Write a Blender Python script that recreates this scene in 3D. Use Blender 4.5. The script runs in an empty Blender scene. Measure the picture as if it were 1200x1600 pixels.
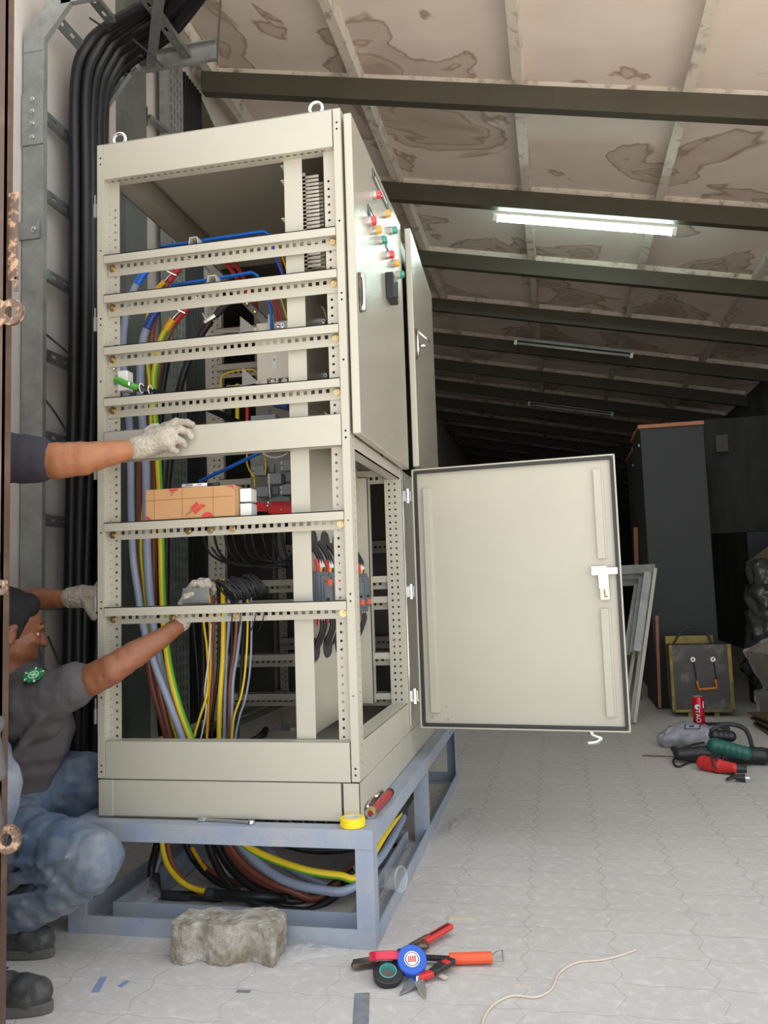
import bpy, math, random
from mathutils import Vector, Matrix
random.seed(7)
S = bpy.context.scene
COL = S.collection
PI = math.pi

# ------------------------------------------------------------ camera
cam_d = bpy.data.cameras.new('camera')
cam = bpy.data.objects.new('camera', cam_d)
COL.objects.link(cam)
S.camera = cam
CAM = Vector((0.5639, -2.2670, 0.9555))
yaw, pitch, roll = -0.2043, 0.0913, -0.0333
f = Vector((math.sin(yaw)*math.cos(pitch), math.cos(yaw)*math.cos(pitch), math.sin(pitch)))
r0 = Vector((math.cos(yaw), -math.sin(yaw), 0))
u0 = r0.cross(f)
rr = r0*math.cos(roll) + u0*math.sin(roll)
uu = -r0*math.sin(roll) + u0*math.cos(roll)
cam.matrix_world = Matrix(((rr.x, uu.x, -f.x, CAM.x), (rr.y, uu.y, -f.y, CAM.y), (rr.z, uu.z, -f.z, CAM.z), (0, 0, 0, 1)))
cam_d.sensor_fit = 'VERTICAL'
cam_d.sensor_height = 32.0
cam_d.lens = 32.0*1280.9/1600
cam_d.clip_start = 0.05

# ------------------------------------------------------------ light
w = bpy.data.worlds.new('sky')
S.world = w
w.use_nodes = True
bg = w.node_tree.nodes['Background']
bg.inputs[0].default_value = (0.90, 0.95, 1.0, 1)
bg.inputs[1].default_value = 1.3
sd = bpy.data.lights.new('sun', 'SUN'); sd.energy = 12.0; sd.angle = 0.02; sd.color = (1.0, 0.93, 0.84)
sun = bpy.data.objects.new('sun', sd); COL.objects.link(sun)
sun.rotation_euler = (math.radians(-23), math.radians(5), 0)      # high, over the roof onto the unseen yard, added to bounce light onto the ceiling
S.view_settings.view_transform = 'Standard'
S.view_settings.look = 'None'
S.view_settings.gamma = 1
S.view_settings.use_curve_mapping = False
S.view_settings.exposure = 0.60

# ------------------------------------------------------------ materials
MATS = {}
def mat(name, col, rough=0.5, metal=0.0, var=0.0, scale=8.0, bump=0.0, bscale=60.0, col2=None, alpha=None,
        emit=None, trans=0.0, coat=0.0, stretch=None, lo=0.35, hi=0.65):
    m = bpy.data.materials.new(name)
    m.use_nodes = True
    nt = m.node_tree; N = nt.nodes; L = nt.links
    b = N['Principled BSDF']
    b.inputs['Base Color'].default_value = (*col, 1)
    b.inputs['Roughness'].default_value = rough
    b.inputs['Metallic'].default_value = metal
    b.inputs['Coat Weight'].default_value = coat
    if trans: b.inputs['Transmission Weight'].default_value = trans
    if alpha is not None: b.inputs['Alpha'].default_value = alpha
    if emit:
        b.inputs['Emission Color'].default_value = (*emit[:3], 1)
        b.inputs['Emission Strength'].default_value = emit[3]
    if var or col2 or bump:
        tc = N.new('ShaderNodeTexCoord'); src = tc.outputs['Object']
        if stretch:
            mp = N.new('ShaderNodeMapping'); mp.inputs['Scale'].default_value = stretch
            L.new(src, mp.inputs[0]); src = mp.outputs[0]
    if var or col2:
        n = N.new('ShaderNodeTexNoise'); n.inputs['Scale'].default_value = scale; n.inputs['Detail'].default_value = 6
        n.inputs['Roughness'].default_value = 0.62
        L.new(src, n.inputs['Vector'])
        mr = N.new('ShaderNodeMapRange'); mr.inputs[1].default_value = lo; mr.inputs[2].default_value = hi
        L.new(n.outputs['Fac'], mr.inputs[0])
        mx = N.new('ShaderNodeMix'); mx.data_type = 'RGBA'
        c2 = col2 if col2 else tuple(max(0, c*(1-var)) for c in col)
        mx.inputs[6].default_value = (*col, 1); mx.inputs[7].default_value = (*c2, 1)
        L.new(mr.outputs[0], mx.inputs[0]); L.new(mx.outputs[2], b.inputs['Base Color'])
    if bump:
        n2 = N.new('ShaderNodeTexNoise'); n2.inputs['Scale'].default_value = bscale; n2.inputs['Detail'].default_value = 4
        L.new(src, n2.inputs['Vector'])
        bp = N.new('ShaderNodeBump'); bp.inputs['Strength'].default_value = bump; bp.inputs['Distance'].default_value = 0.01
        L.new(n2.outputs['Fac'], bp.inputs['Height']); L.new(bp.outputs[0], b.inputs['Normal'])
    MATS[name] = m
    return m

CREAM = mat('cream enamel', (0.465, 0.442, 0.362), 0.42, var=0.05, scale=3, bump=0.05, bscale=500)
CREAMD = mat('cream enamel gloss', (0.44, 0.41, 0.325), 0.24, bump=0.16, bscale=330, coat=0.6)
CREAMD.node_tree.nodes['Principled BSDF'].inputs['Coat Roughness'].default_value = 0.13
CREAMD.node_tree.links.new([n for n in CREAMD.node_tree.nodes if n.type == 'BUMP'][0].outputs[0], CREAMD.node_tree.nodes['Principled BSDF'].inputs['Coat Normal'])
CREAMD.node_tree.nodes['Principled BSDF'].inputs['Specular IOR Level'].default_value = 0.85
STAND = mat('blue grey paint', (0.27, 0.32, 0.42), 0.5, col2=(0.36, 0.37, 0.39), scale=9, bump=0.15, bscale=40)
GALV = mat('galvanised steel', (0.36, 0.38, 0.36), 0.42, 0.75, var=0.25, scale=25)
GALVD = mat('dull galvanised steel', (0.33, 0.345, 0.325), 0.5, 0.35, var=0.3, scale=12)
CHROME = mat('bright steel', (0.72, 0.72, 0.70), 0.18, 1.0)
ZINC = mat('yellow zinc', (0.55, 0.42, 0.22), 0.3, 0.9)
ALU = mat('aluminium', (0.62, 0.62, 0.60), 0.35, 0.8)
DARKSTEEL = mat('worn dark steel', (0.06, 0.055, 0.05), 0.4, 0.7, col2=(0.22, 0.15, 0.10), scale=40)
BLACKC = mat('black cable', (0.009, 0.009, 0.010), 0.45)
BLACKP = mat('black plastic', (0.018, 0.018, 0.02), 0.4, bump=0.1)
RUBBER = mat('black rubber', (0.03, 0.03, 0.032), 0.6)
GREYC = mat('grey blue cable', (0.30, 0.35, 0.47), 0.35)
BROWNC = mat('brown cable', (0.24, 0.075, 0.045), 0.35)
YELC = mat('yellow cable', (0.85, 0.60, 0.02), 0.35)
GRNC = mat('green stripe cable', (0.16, 0.48, 0.03), 0.35)
REDP = mat('red plastic', (0.62, 0.03, 0.03), 0.35)
BLUEP = mat('blue plastic', (0.01, 0.16, 0.70), 0.35)
BLUED = mat('dark blue sleeve', (0.02, 0.06, 0.28), 0.35)
YELP = mat('yellow sleeve', (0.80, 0.42, 0.01), 0.35)
ORANGE = mat('orange plastic', (0.80, 0.10, 0.03), 0.4)
WHITEP = mat('white plastic', (0.78, 0.78, 0.75), 0.4)
IVORY = mat('ivory plastic', (0.72, 0.66, 0.56), 0.45)
DEVG = mat('device grey plastic', (0.11, 0.13, 0.15), 0.45)
RELAY = mat('relay grey plastic', (0.25, 0.27, 0.29), 0.45)
CARD = mat('brown cardboard', (0.52, 0.29, 0.13), 0.8, var=0.12, scale=6, bump=0.05)
REDINK = mat('red ink', (0.55, 0.05, 0.04), 0.7)
INKBR = mat('brown ink', (0.30, 0.12, 0.05), 0.8)
INK = mat('black ink', (0.02, 0.02, 0.02), 0.6)
SKIN = mat('skin', (0.42, 0.165, 0.070), 0.5, var=0.22, scale=14, bump=0.12, bscale=90)
SKIND = mat('skin deeper', (0.27, 0.100, 0.045), 0.5, var=0.2, scale=14, bump=0.1, bscale=90)
HAIR = mat('black hair', (0.006, 0.005, 0.005), 0.75, bump=0.6, bscale=160, stretch=(1, 1, 0.15))
SHIRT = mat('dark grey cotton', (0.092, 0.082, 0.085), 0.9, var=0.15, scale=6, bump=0.35, bscale=30)
SHIRTN = mat('dark navy cotton', (0.038, 0.034, 0.048), 0.9, var=0.15, scale=6, bump=0.3, bscale=26)
JEANS = mat('faded blue denim', (0.075, 0.110, 0.175), 0.85, col2=(0.27, 0.29, 0.31), scale=5, bump=0.3, bscale=24, lo=0.42, hi=0.72)
GLOVE = mat('dirty knitted cotton', (0.55, 0.49, 0.40), 0.95, col2=(0.30, 0.26, 0.21), scale=18, bump=0.8, bscale=140)
SHOE = mat('scuffed black leather', (0.022, 0.022, 0.024), 0.5, col2=(0.10, 0.095, 0.09), scale=14, bump=0.3, bscale=40)
SOLE = mat('worn rubber sole', (0.10, 0.095, 0.085), 0.8, bump=0.3)
GATE = mat('brown gate paint', (0.075, 0.042, 0.028), 0.35, col2=(0.16, 0.10, 0.07), scale=7, bump=0.12, bscale=30, lo=0.5, hi=0.8)
RUSTY = mat('chipped rusty paint', (0.10, 0.06, 0.04), 0.45, col2=(0.40, 0.25, 0.15), scale=60, bump=0.3, bscale=60, lo=0.5, hi=0.62)
CONC = mat('rough concrete', (0.47, 0.44, 0.39), 0.95, col2=(0.22, 0.18, 0.12), scale=22, bump=0.9, bscale=90)
BEAM = mat('olive brown painted steel', (0.058, 0.051, 0.031), 0.6, var=0.2, scale=5)
BATT = mat('white batten paint', (0.62, 0.56, 0.48), 0.7, col2=(0.22, 0.17, 0.13), scale=14, lo=0.52, hi=0.72)
WALLM = mat('grey wall plaster', (0.66, 0.60, 0.545), 0.85, var=0.14, scale=3, bump=0.1, bscale=20)
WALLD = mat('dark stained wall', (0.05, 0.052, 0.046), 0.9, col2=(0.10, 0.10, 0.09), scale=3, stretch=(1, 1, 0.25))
COLM = mat('grey green column paint', (0.14, 0.15, 0.13), 0.6, var=0.2, scale=8)
TUBE = mat('lit fluorescent tube', (1, 1, 1), 0.4, emit=(0.72, 1.0, 0.90, 42.0))
TUBEOFF = mat('unlit tube glass', (0.45, 0.45, 0.42), 0.3)
FILM = mat('clear plastic film', (0.75, 0.75, 0.75), 0.10, bump=0.9, bscale=45, alpha=0.22)
FILMG = mat('grey plastic bag', (0.42, 0.42, 0.46), 0.18, bump=0.9, bscale=30, alpha=0.8)
CLEAR = mat('clear cup plastic', (0.75, 0.77, 0.78), 0.08, alpha=0.22)
BLKPANEL = mat('black laminate', (0.012, 0.0135, 0.015), 0.6, bump=0.05)
WOODE = mat('reddish wood edge', (0.40, 0.15, 0.07), 0.6, var=0.3, scale=20)
OLIVEY = mat('yellow painted steel', (0.36, 0.27, 0.03), 0.5, col2=(0.12, 0.10, 0.03), scale=9)
SOOT = mat('sooty metal sheet', (0.055, 0.05, 0.045), 0.45, 0.3, col2=(0.20, 0.17, 0.14), scale=7, lo=0.5, hi=0.75)
GREENP = mat('green tool casing', (0.015, 0.11, 0.085), 0.4)
GRNTAPE = mat('green tape', (0.06, 0.30, 0.03), 0.4)
INNER = mat('drab inner enamel', (0.30, 0.28, 0.23), 0.4)
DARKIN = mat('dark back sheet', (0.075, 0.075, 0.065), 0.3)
TEAL = mat('teal paper', (0.10, 0.42, 0.38), 0.7)
LENSR = mat('red lamp lens', (0.75, 0.02, 0.03), 0.15, coat=1)
LENSY = mat('amber lamp lens', (0.85, 0.33, 0.01), 0.15, coat=1)
LENSG = mat('green lamp lens', (0.0, 0.26, 0.17), 0.15, coat=1)
PALEW = mat('pale wood', (0.60, 0.50, 0.33), 0.8)
WIREW = mat('cream wire', (0.62, 0.52, 0.42), 0.6)
MASK = mat('blue masking tape', (0.22, 0.28, 0.48), 0.7, var=0.2, scale=30)
GTAPE = mat('grey tape', (0.25, 0.26, 0.28), 0.4, var=0.4, scale=30)
EMBG = mat('green emblem thread', (0.01, 0.20, 0.06), 0.8)
EMBW = mat('pale green emblem thread', (0.45, 0.72, 0.50), 0.8)

# ------------------------------------------------------------ mesh helpers
def V(*a): return Vector(a)
class MB:
    def __init__(s): s.v = []; s.f = []; s.m = []
    def add(s, vs, fs, mi=0):
        k = len(s.v); s.v += [tuple(v) for v in vs]; s.f += [tuple(i+k for i in q) for q in fs]; s.m += [mi]*len(fs); return s
    def box(s, lo, hi, mi=0):
        x0, y0, z0 = lo; x1, y1, z1 = hi
        return s.add([(x0,y0,z0),(x1,y0,z0),(x1,y1,z0),(x0,y1,z0),(x0,y0,z1),(x1,y0,z1),(x1,y1,z1),(x0,y1,z1)],
                     [(3,2,1,0),(4,5,6,7),(0,1,5,4),(1,2,6,5),(2,3,7,6),(3,0,4,7)], mi)
    def obox(s, c, size, M, mi=0):
        c = Vector(c); h = [q/2 for q in size]
        vs = [c + M @ Vector((a*h[0], b*h[1], d*h[2])) for d in (-1, 1) for a, b in ((-1,-1),(1,-1),(1,1),(-1,1))]
        return s.add(vs, [(3,2,1,0),(4,5,6,7),(0,1,5,4),(1,2,6,5),(2,3,7,6),(3,0,4,7)], mi)
    def bar(s, a, b, w, h, up=(0,0,1), mi=0):
        a = Vector(a); b = Vector(b); d = (b-a); L = d.length; d.normalize()
        u = Vector(up); x = d.cross(u).normalized(); u = x.cross(d)
        M = Matrix((x, d, u)).transposed()
        return s.obox((a+b)/2, (w, L, h), M, mi)
    def tube(s, pts, r, n=8, smooth=True, mi=0, stripe=None, flat=1.0, closed=False):
        P = [Vector(p) for p in pts]
        if smooth and len(P) > 2: P = catmull(P, 5, closed)
        if closed: P = P + [P[0]]
        R = r if callable(r) else (lambda t: r)
        k = len(s.v); prev = None; N = len(P)
        for i, p in enumerate(P):
            d = (P[min(i+1, N-1)] - P[max(i-1, 0)])
            if d.length < 1e-9: d = Vector((0,0,1))
            d.normalize()
            if prev is None:
                a = Vector((0,0,1)) if abs(d.z) < 0.9 else Vector((1,0,0))
                x = d.cross(a).normalized()
            else:
                x = (prev - d*prev.dot(d))
                if x.length < 1e-6: x = d.orthogonal()
                x.normalize()
            prev = x; y = d.cross(x); q = R(i/(N-1))
            for j in range(n):
                t = 2*PI*j/n
                s.v.append(tuple(p + x*math.cos(t)*q + y*math.sin(t)*q*flat))
        for i in range(N-1):
            for j in range(n):
                s.f.append((k+i*n+j, k+i*n+(j+1)%n, k+(i+1)*n+(j+1)%n, k+(i+1)*n+j))
                s.m.append(stripe[1] if stripe and (j % n) in stripe[0] else mi)
        if not closed:
            s.f.append(tuple(k+j for j in reversed(range(n)))); s.m.append(mi)
            s.f.append(tuple(k+(N-1)*n+j for j in range(n))); s.m.append(mi)
        return s
    def cyl(s, a, b, r, n=12, r2=None, mi=0):
        r2 = r if r2 is None else r2
        return s.tube([a, b], lambda t: r+(r2-r)*t, n, False, mi)
    def lathe(s, prof, c=(0,0,0), ax=(0,0,1), n=20, mi=0):
        c = Vector(c); ax = Vector(ax).normalized(); x = ax.orthogonal().normalized(); y = ax.cross(x)
        k = len(s.v); m = len(prof)
        for rr_, h in prof:
            for j in range(n):
                t = 2*PI*j/n; s.v.append(tuple(c + ax*h + (x*math.cos(t)+y*math.sin(t))*rr_))
        for i in range(m-1):
            for j in range(n):
                s.f.append((k+i*n+j, k+i*n+(j+1)%n, k+(i+1)*n+(j+1)%n, k+(i+1)*n+j)); s.m.append(mi)
        return s
    def ball(s, c, r, n=12, M=None, mi=0):
        c = Vector(c); r = Vector(r) if hasattr(r, '__len__') else Vector((r, r, r)); M = M or Matrix.Identity(3)
        k = len(s.v); h = n//2
        s.v.append(tuple(c+M@Vector((0,0,-r.z))))
        for i in range(1, h):
            a = -PI/2 + PI*i/h
            for j in range(n):
                t = 2*PI*j/n
                s.v.append(tuple(c + M@Vector((r.x*math.cos(a)*math.cos(t), r.y*math.cos(a)*math.sin(t), r.z*math.sin(a)))))
        s.v.append(tuple(c+M@Vector((0,0,r.z)))); e = len(s.v)-1
        for j in range(n):
            s.f.append((k, k+1+(j+1)%n, k+1+j)); s.m.append(mi)
            s.f.append((e, e-n+j, e-n+(j+1)%n)); s.m.append(mi)
        for i in range(h-2):
            for j in range(n):
                q = k+1+i*n
                s.f.append((q+j, q+(j+1)%n, q+n+(j+1)%n, q+n+j)); s.m.append(mi)
        return s
    def cap(s, a, b, r, r2=None):            # tapered capsule for bodies
        a = Vector(a); b = Vector(b); r2 = r if r2 is None else r2
        s.ball(a, r); s.ball(b, r2); L = (b-a).length; n = max(2, int(L/max(0.012, min(r, r2)*0.7)))
        for i in range(1, n): t = i/n; s.ball(a.lerp(b, t), r+(r2-r)*t, 10)
        return s
    def prism(s, poly, o, u, v, w, mi=0):    # 2-D outline in axes u, v pushed along vector w
        o = Vector(o); u = Vector(u); v = Vector(v); w = Vector(w); n = len(poly)
        a = [o+u*p[0]+v*p[1] for p in poly]; b = [p+w for p in a]
        return s.add(a+b, [tuple(reversed(range(n))), tuple(range(n, 2*n))] + [(i, (i+1)%n, n+(i+1)%n, n+i) for i in range(n)], mi)
    def sheet(s, o, u, v, L, W, rows, mi=0):
        # a plate L along u and W along v; rows = (v centre, [u centres], half-size u, half-size v, round?)
        o = Vector(o); u = Vector(u); v = Vector(v)
        def Q(a0, b0, a1, b1):
            if a1-a0 > 1e-6 and b1-b0 > 1e-6: s.add([o+u*a0+v*b0, o+u*a1+v*b0, o+u*a1+v*b1, o+u*a0+v*b1], [(0,1,2,3)], mi)
        pv = 0
        for vc, us, hu, hv, rnd in sorted(rows, key=lambda q: q[0]):
            mg = min(0.003, hv*0.6); b0 = vc-hv-mg; b1 = vc+hv+mg
            Q(0, pv, L, b0); pv = b1; pu = 0
            for uc in us:
                c0 = uc-hu-mg; c1 = uc+hu+mg
                Q(pu, b0, c0, b1); pu = c1
                out = [(c1,vc),(c1,b1),(uc,b1),(c0,b1),(c0,vc),(c0,b0),(uc,b0),(c1,b0)]
                if rnd: inn = [(uc+hu*math.cos(i*PI/4), vc+hv*math.sin(i*PI/4)) for i in range(8)]
                else: inn = [(uc+hu,vc),(uc+hu,vc+hv),(uc,vc+hv),(uc-hu,vc+hv),(uc-hu,vc),(uc-hu,vc-hv),(uc,vc-hv),(uc+hu,vc-hv)]
                s.add([o+u*p[0]+v*p[1] for p in out+inn], [(i, (i+1)%8, 8+(i+1)%8, 8+i) for i in range(8)], mi)
            Q(pu, b0, L, b1)
        Q(0, pv, L, W)
        return s
    def build(s, name, mats, parent=None, smooth=False, bevel=0, thick=0, label=None, remesh=0, sm=0, loc=None, subd=0):
        if not isinstance(mats, (list, tuple)): mats = [mats]
        o0 = wloc(parent) if parent else Vector(loc or (0,0,0))
        me = bpy.data.meshes.new(name)
        me.from_pydata([(a-o0.x, b-o0.y, c-o0.z) for a, b, c in s.v], [], s.f)
        for m_ in mats: me.materials.append(m_)
        for i, p in enumerate(me.polygons):
            p.material_index = s.m[i]; p.use_smooth = smooth
        me.update()
        o = bpy.data.objects.new(name, me); COL.objects.link(o)
        if parent: o.parent = parent
        else: o.location = o0
        WL[o] = o0
        if remesh:
            q = o.modifiers.new('r', 'REMESH'); q.mode = 'VOXEL'; q.voxel_size = remesh; q.use_smooth_shade = True
            if sm:
                q = o.modifiers.new('s', 'SMOOTH'); q.iterations = sm; q.factor = 0.5
        if thick:
            q = o.modifiers.new('t', 'SOLIDIFY'); q.thickness = thick; q.offset = 0
        if bevel:
            q = o.modifiers.new('b', 'BEVEL'); q.width = bevel; q.segments = 2; q.limit_method = 'ANGLE'
        if subd:
            q = o.modifiers.new('d', 'SUBSURF'); q.levels = subd; q.render_levels = subd
        if label: o['label'] = label
        return o
WL = {}
def wloc(o): return WL[o]
def catmull(P, k=5, closed=False):
    out = []; n = len(P)
    rng = range(n) if closed else range(n-1)
    for i in rng:
        if closed: p0, p1, p2, p3 = P[(i-1)%n], P[i], P[(i+1)%n], P[(i+2)%n]
        else: p0, p1, p2, p3 = P[max(i-1,0)], P[i], P[i+1], P[min(i+2,n-1)]
        for j in range(k):
            t = j/k
            out.append(0.5*((2*p1)+(p2-p0)*t+(2*p0-5*p1+4*p2-p3)*t*t+(3*p1-p0-3*p2+p3)*t**3))
    if not closed: out.append(P[-1])
    return out
def thing(name, label, cat, loc=(0,0,0), group=None):
    o = bpy.data.objects.new(name, None); COL.objects.link(o); o.location = loc; o.empty_display_size = 0.05
    WL[o] = Vector(loc)
    o['label'] = label; o['category'] = cat
    if group: o['group'] = group
    return o
def tag(o, label, cat, group=None, kind=None):
    o['label'] = label; o['category'] = cat
    if group: o['group'] = group
    if kind: o['kind'] = kind
    return o
def struct(o, label=None):
    o['kind'] = 'structure'
    if label: o['label'] = label
    return o
def text(name, body, size, pos, right, up, m, parent, thick=0.0004):
    cu = bpy.data.curves.new(name, 'FONT'); cu.body = body; cu.size = size; cu.extrude = thick
    cu.align_x = 'CENTER'; cu.align_y = 'CENTER'; cu.materials.append(m)
    o = bpy.data.objects.new('t', cu)
    me = bpy.data.meshes.new_from_object(o); bpy.data.objects.remove(o)
    if not me.materials: me.materials.append(m)
    o = bpy.data.objects.new(name, me); COL.objects.link(o)
    x = Vector(right).normalized(); y = Vector(up).normalized(); z = x.cross(y)
    Mx = Matrix((x, y, z)).transposed().to_4x4(); Mx.translation = Vector(pos) - (wloc(parent) if parent else Vector())
    o.parent = parent; o.matrix_basis = Mx
    return o
X, Y, Z = V(1,0,0), V(0,1,0), V(0,0,1)

# ------------------------------------------------------------ the building
A0, B0 = 3.5758, -0.2123            # beam undersides: z = A0 + B0*x
def roof(x, off=0.0): return A0 + B0*x + off
WL_X, WR_X = -1.40, 2.9
def floor_mat():
    m = bpy.data.materials.new('dusty interlocking pavers'); m.use_nodes = True
    nt = m.node_tree; N = nt.nodes; L = nt.links; b = N['Principled BSDF']
    tc = N.new('ShaderNodeTexCoord'); sp = N.new('ShaderNodeSeparateXYZ'); L.new(tc.outputs['Object'], sp.inputs[0])
    def M(op, a, c=None, d=None):
        q = N.new('ShaderNodeMath'); q.operation = op
        for i, z in enumerate((a, c, d)):
            if z is None: continue
            if isinstance(z, (int, float)): q.inputs[i].default_value = z
            else: L.new(z, q.inputs[i])
        return q.outputs[0]
    # zigzag edges
    zx = M('ADD', sp.outputs[0], M('MULTIPLY', M('PINGPONG', sp.outputs[1], 0.056), 0.40))
    zy = M('ADD', sp.outputs[1], M('MULTIPLY', M('PINGPONG', sp.outputs[0], 0.056), 0.16))
    cb = N.new('ShaderNodeCombineXYZ'); L.new(zy, cb.inputs[0]); L.new(zx, cb.inputs[1])
    nz = N.new('ShaderNodeTexNoise'); nz.inputs['Scale'].default_value = 14; L.new(tc.outputs['Object'], nz.inputs['Vector'])
    va = N.new('ShaderNodeVectorMath'); va.operation = 'MULTIPLY_ADD'; va.inputs[1].default_value = (0.012, 0.012, 0)
    L.new(nz.outputs['Color'], va.inputs[0]); L.new(cb.outputs[0], va.inputs[2])
    br = N.new('ShaderNodeTexBrick'); br.inputs['Scale'].default_value = 1
    br.offset = 0.0; br.inputs['Brick Width'].default_value = 0.15; br.inputs['Row Height'].default_value = 0.225
    br.inputs['Mortar Size'].default_value = 0.0035; br.inputs['Mortar Smooth'].default_value = 0.6
    L.new(va.outputs[0], br.inputs['Vector'])
    n1 = N.new('ShaderNodeTexNoise'); n1.inputs['Scale'].default_value = 2.2; n1.inputs['Detail'].default_value = 8
    L.new(tc.outputs['Object'], n1.inputs['Vector'])
    n2 = N.new('ShaderNodeTexNoise'); n2.inputs['Scale'].default_value = 30; n2.inputs['Detail'].default_value = 8; n2.inputs['Roughness'].default_value = 0.7
    L.new(tc.outputs['Object'], n2.inputs['Vector'])
    c1 = N.new('ShaderNodeMix'); c1.data_type = 'RGBA'; c1.inputs[6].default_value = (0.44, 0.41, 0.385, 1); c1.inputs[7].default_value = (0.56, 0.53, 0.495, 1)
    L.new(n1.outputs['Fac'], c1.inputs[0])
    c2 = N.new('ShaderNodeMix'); c2.data_type = 'RGBA'; c2.inputs[7].default_value = (0.70, 0.675, 0.645, 1)
    mr = N.new('ShaderNodeMapRange'); mr.inputs[1].default_value = 0.5; mr.inputs[2].default_value = 0.75; mr.inputs[4].default_value = 0.7
    L.new(n2.outputs['Fac'], mr.inputs[0]); L.new(mr.outputs[0], c2.inputs[0]); L.new(c1.outputs[2], c2.inputs[6])
    # joints are filled with dust close to the gate
    n3 = N.new('ShaderNodeTexNoise'); n3.inputs['Scale'].default_value = 3.0; n3.inputs['Detail'].default_value = 3
    L.new(tc.outputs['Object'], n3.inputs['Vector'])
    dust = N.new('ShaderNodeMapRange'); dust.inputs[1].default_value = -0.3; dust.inputs[2].default_value = 2.2
    dust.inputs[3].default_value = 0.03; dust.inputs[4].default_value = 0.34
    L.new(M('ADD', sp.outputs[1], M('MULTIPLY', n3.outputs['Fac'], 0.8)), dust.inputs[0])
    c3 = N.new('ShaderNodeMix'); c3.data_type = 'RGBA'; c3.inputs[7].default_value = (0.10, 0.09, 0.085, 1)
    L.new(M('MULTIPLY', br.outputs['Fac'], dust.outputs[0]), c3.inputs[0]); L.new(c2.outputs[2], c3.inputs[6])
    L.new(c3.outputs[2], b.inputs['Base Color']); b.inputs['Roughness'].default_value = 0.85
    bp = N.new('ShaderNodeBump'); bp.inputs['Strength'].default_value = 0.35; bp.inputs['Distance'].default_value = 0.006
    L.new(M('SUBTRACT', n2.outputs['Fac'], M('MULTIPLY', br.outputs['Fac'], 0.8)), bp.inputs['Height']); L.new(bp.outputs[0], b.inputs['Normal'])
    return m
def ceil_mat():
    m = bpy.data.materials.new('water stained ceiling board'); m.use_nodes = True
    nt = m.node_tree; N = nt.nodes; L = nt.links; b = N['Principled BSDF']
    tc = N.new('ShaderNodeTexCoord')
    n = N.new('ShaderNodeTexNoise'); n.inputs['Scale'].default_value = 1.5; n.inputs['Detail'].default_value = 4; n.inputs['Roughness'].default_value = 0.45
    n.inputs['Distortion'].default_value = 0.5
    L.new(tc.outputs['Object'], n.inputs['Vector'])
    r = N.new('ShaderNodeValToRGB'); e = r.color_ramp.elements
    e[0].position = 0.40; e[0].color = (0,0,0,1); e[1].position = 1.0; e[1].color = (0.1,0.1,0.1,1)
    for p, v in ((0.548,0.0),(0.562,0.78),(0.575,0.34),(0.625,0.24),(0.640,0.72),(0.652,0.36),(0.70,0.62)):
        q = e.new(p); q.color = (v,v,v,1)
    L.new(n.outputs['Fac'], r.inputs[0])
    n2 = N.new('ShaderNodeTexNoise'); n2.inputs['Scale'].default_value = 5; n2.inputs['Detail'].default_value = 6
    L.new(tc.outputs['Object'], n2.inputs['Vector'])
    c0 = N.new('ShaderNodeMix'); c0.data_type = 'RGBA'; c0.inputs[6].default_value = (0.76,0.665,0.59,1); c0.inputs[7].default_value = (0.63,0.54,0.47,1)
    L.new(n2.outputs['Fac'], c0.inputs[0])
    c1 = N.new('ShaderNodeMix'); c1.data_type = 'RGBA'; c1.inputs[7].default_value = (0.24,0.15,0.08,1)
    L.new(r.outputs[0], c1.inputs[0]); L.new(c0.outputs[2], c1.inputs[6]); L.new(c1.outputs[2], b.inputs['Base Color'])
    b.inputs['Roughness'].default_value = 0.8
    return m
FLOORM, CEILM = floor_mat(), ceil_mat()
YB = 24.0; YF = 0.25  # ceiling front edge set back, an invented open strip so daylight reaches the floor
struct(MB().box((-9, -16, -0.1), (8, YB, 0.0)).build('floor', FLOORM))
mb = MB(); x0, x1 = WL_X-0.3, WR_X+0.3
mb.add([(x0,YF,roof(x0,.20)),(x1,YF,roof(x1,.20)),(x1,YB,roof(x1,.20)),(x0,YB,roof(x0,.20)),
        (x0,YF,roof(x0,.26)),(x1,YF,roof(x1,.26)),(x1,YB,roof(x1,.26)),(x0,YB,roof(x0,.26))],
       [(0,1,2,3),(7,6,5,4),(0,4,5,1),(1,5,6,2),(2,6,7,3),(3,7,4,0)])
struct(mb.build('ceiling', CEILM))
struct(MB().box((WL_X-0.15, -0.9, 0), (WL_X, YB, 4.2)).build('wall_left', WALLM))
struct(MB().box((WR_X, 1.2, 0), (WR_X+0.15, YB, 3.1)).build('wall_right', WALLD))  # starts late, leaving an added unseen side opening for daylight
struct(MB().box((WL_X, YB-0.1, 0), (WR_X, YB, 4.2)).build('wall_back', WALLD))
tn = 0
def trim(mb, m, **k):
    global tn; tn += 1
    return struct(mb.build('trim_%d' % tn, m, **k))
for k in range(17):                                         # steel rafters across the hall
    y = 1.951 + 1.2227*k
    mb = MB(); a, b_ = -1.31, WR_X
    mb.add([(a,y,roof(a)),(b_,y,roof(b_)),(b_,y+.06,roof(b_)),(a,y+.06,roof(a)),(a,y,roof(a,.125)),(b_,y,roof(b_,.125)),(b_,y+.06,roof(b_,.125)),(a,y+.06,roof(a,.125))],
           [(3,2,1,0),(4,5,6,7),(0,1,5,4),(1,2,6,5),(2,3,7,6),(3,0,4,7)])
    trim(mb, BEAM)
for x in (-1.26, -0.39, 0.50, 1.355, 2.21):                 # long battens
    z = roof(x)
    trim(MB().bar((x, YF, z+.165), (x, YB-.1, z+.165), 0.055, 0.075, up=(0.21,0,1)), BATT)
for k in range(17):                                         # cross battens just behind each rafter
    y = 1.951 + 1.2227*k + 0.10
    trim(MB().bar((-1.4, y, roof(-1.4, .178)), (WR_X, y, roof(WR_X, .178)), 0.04, 0.045), BATT)
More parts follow.
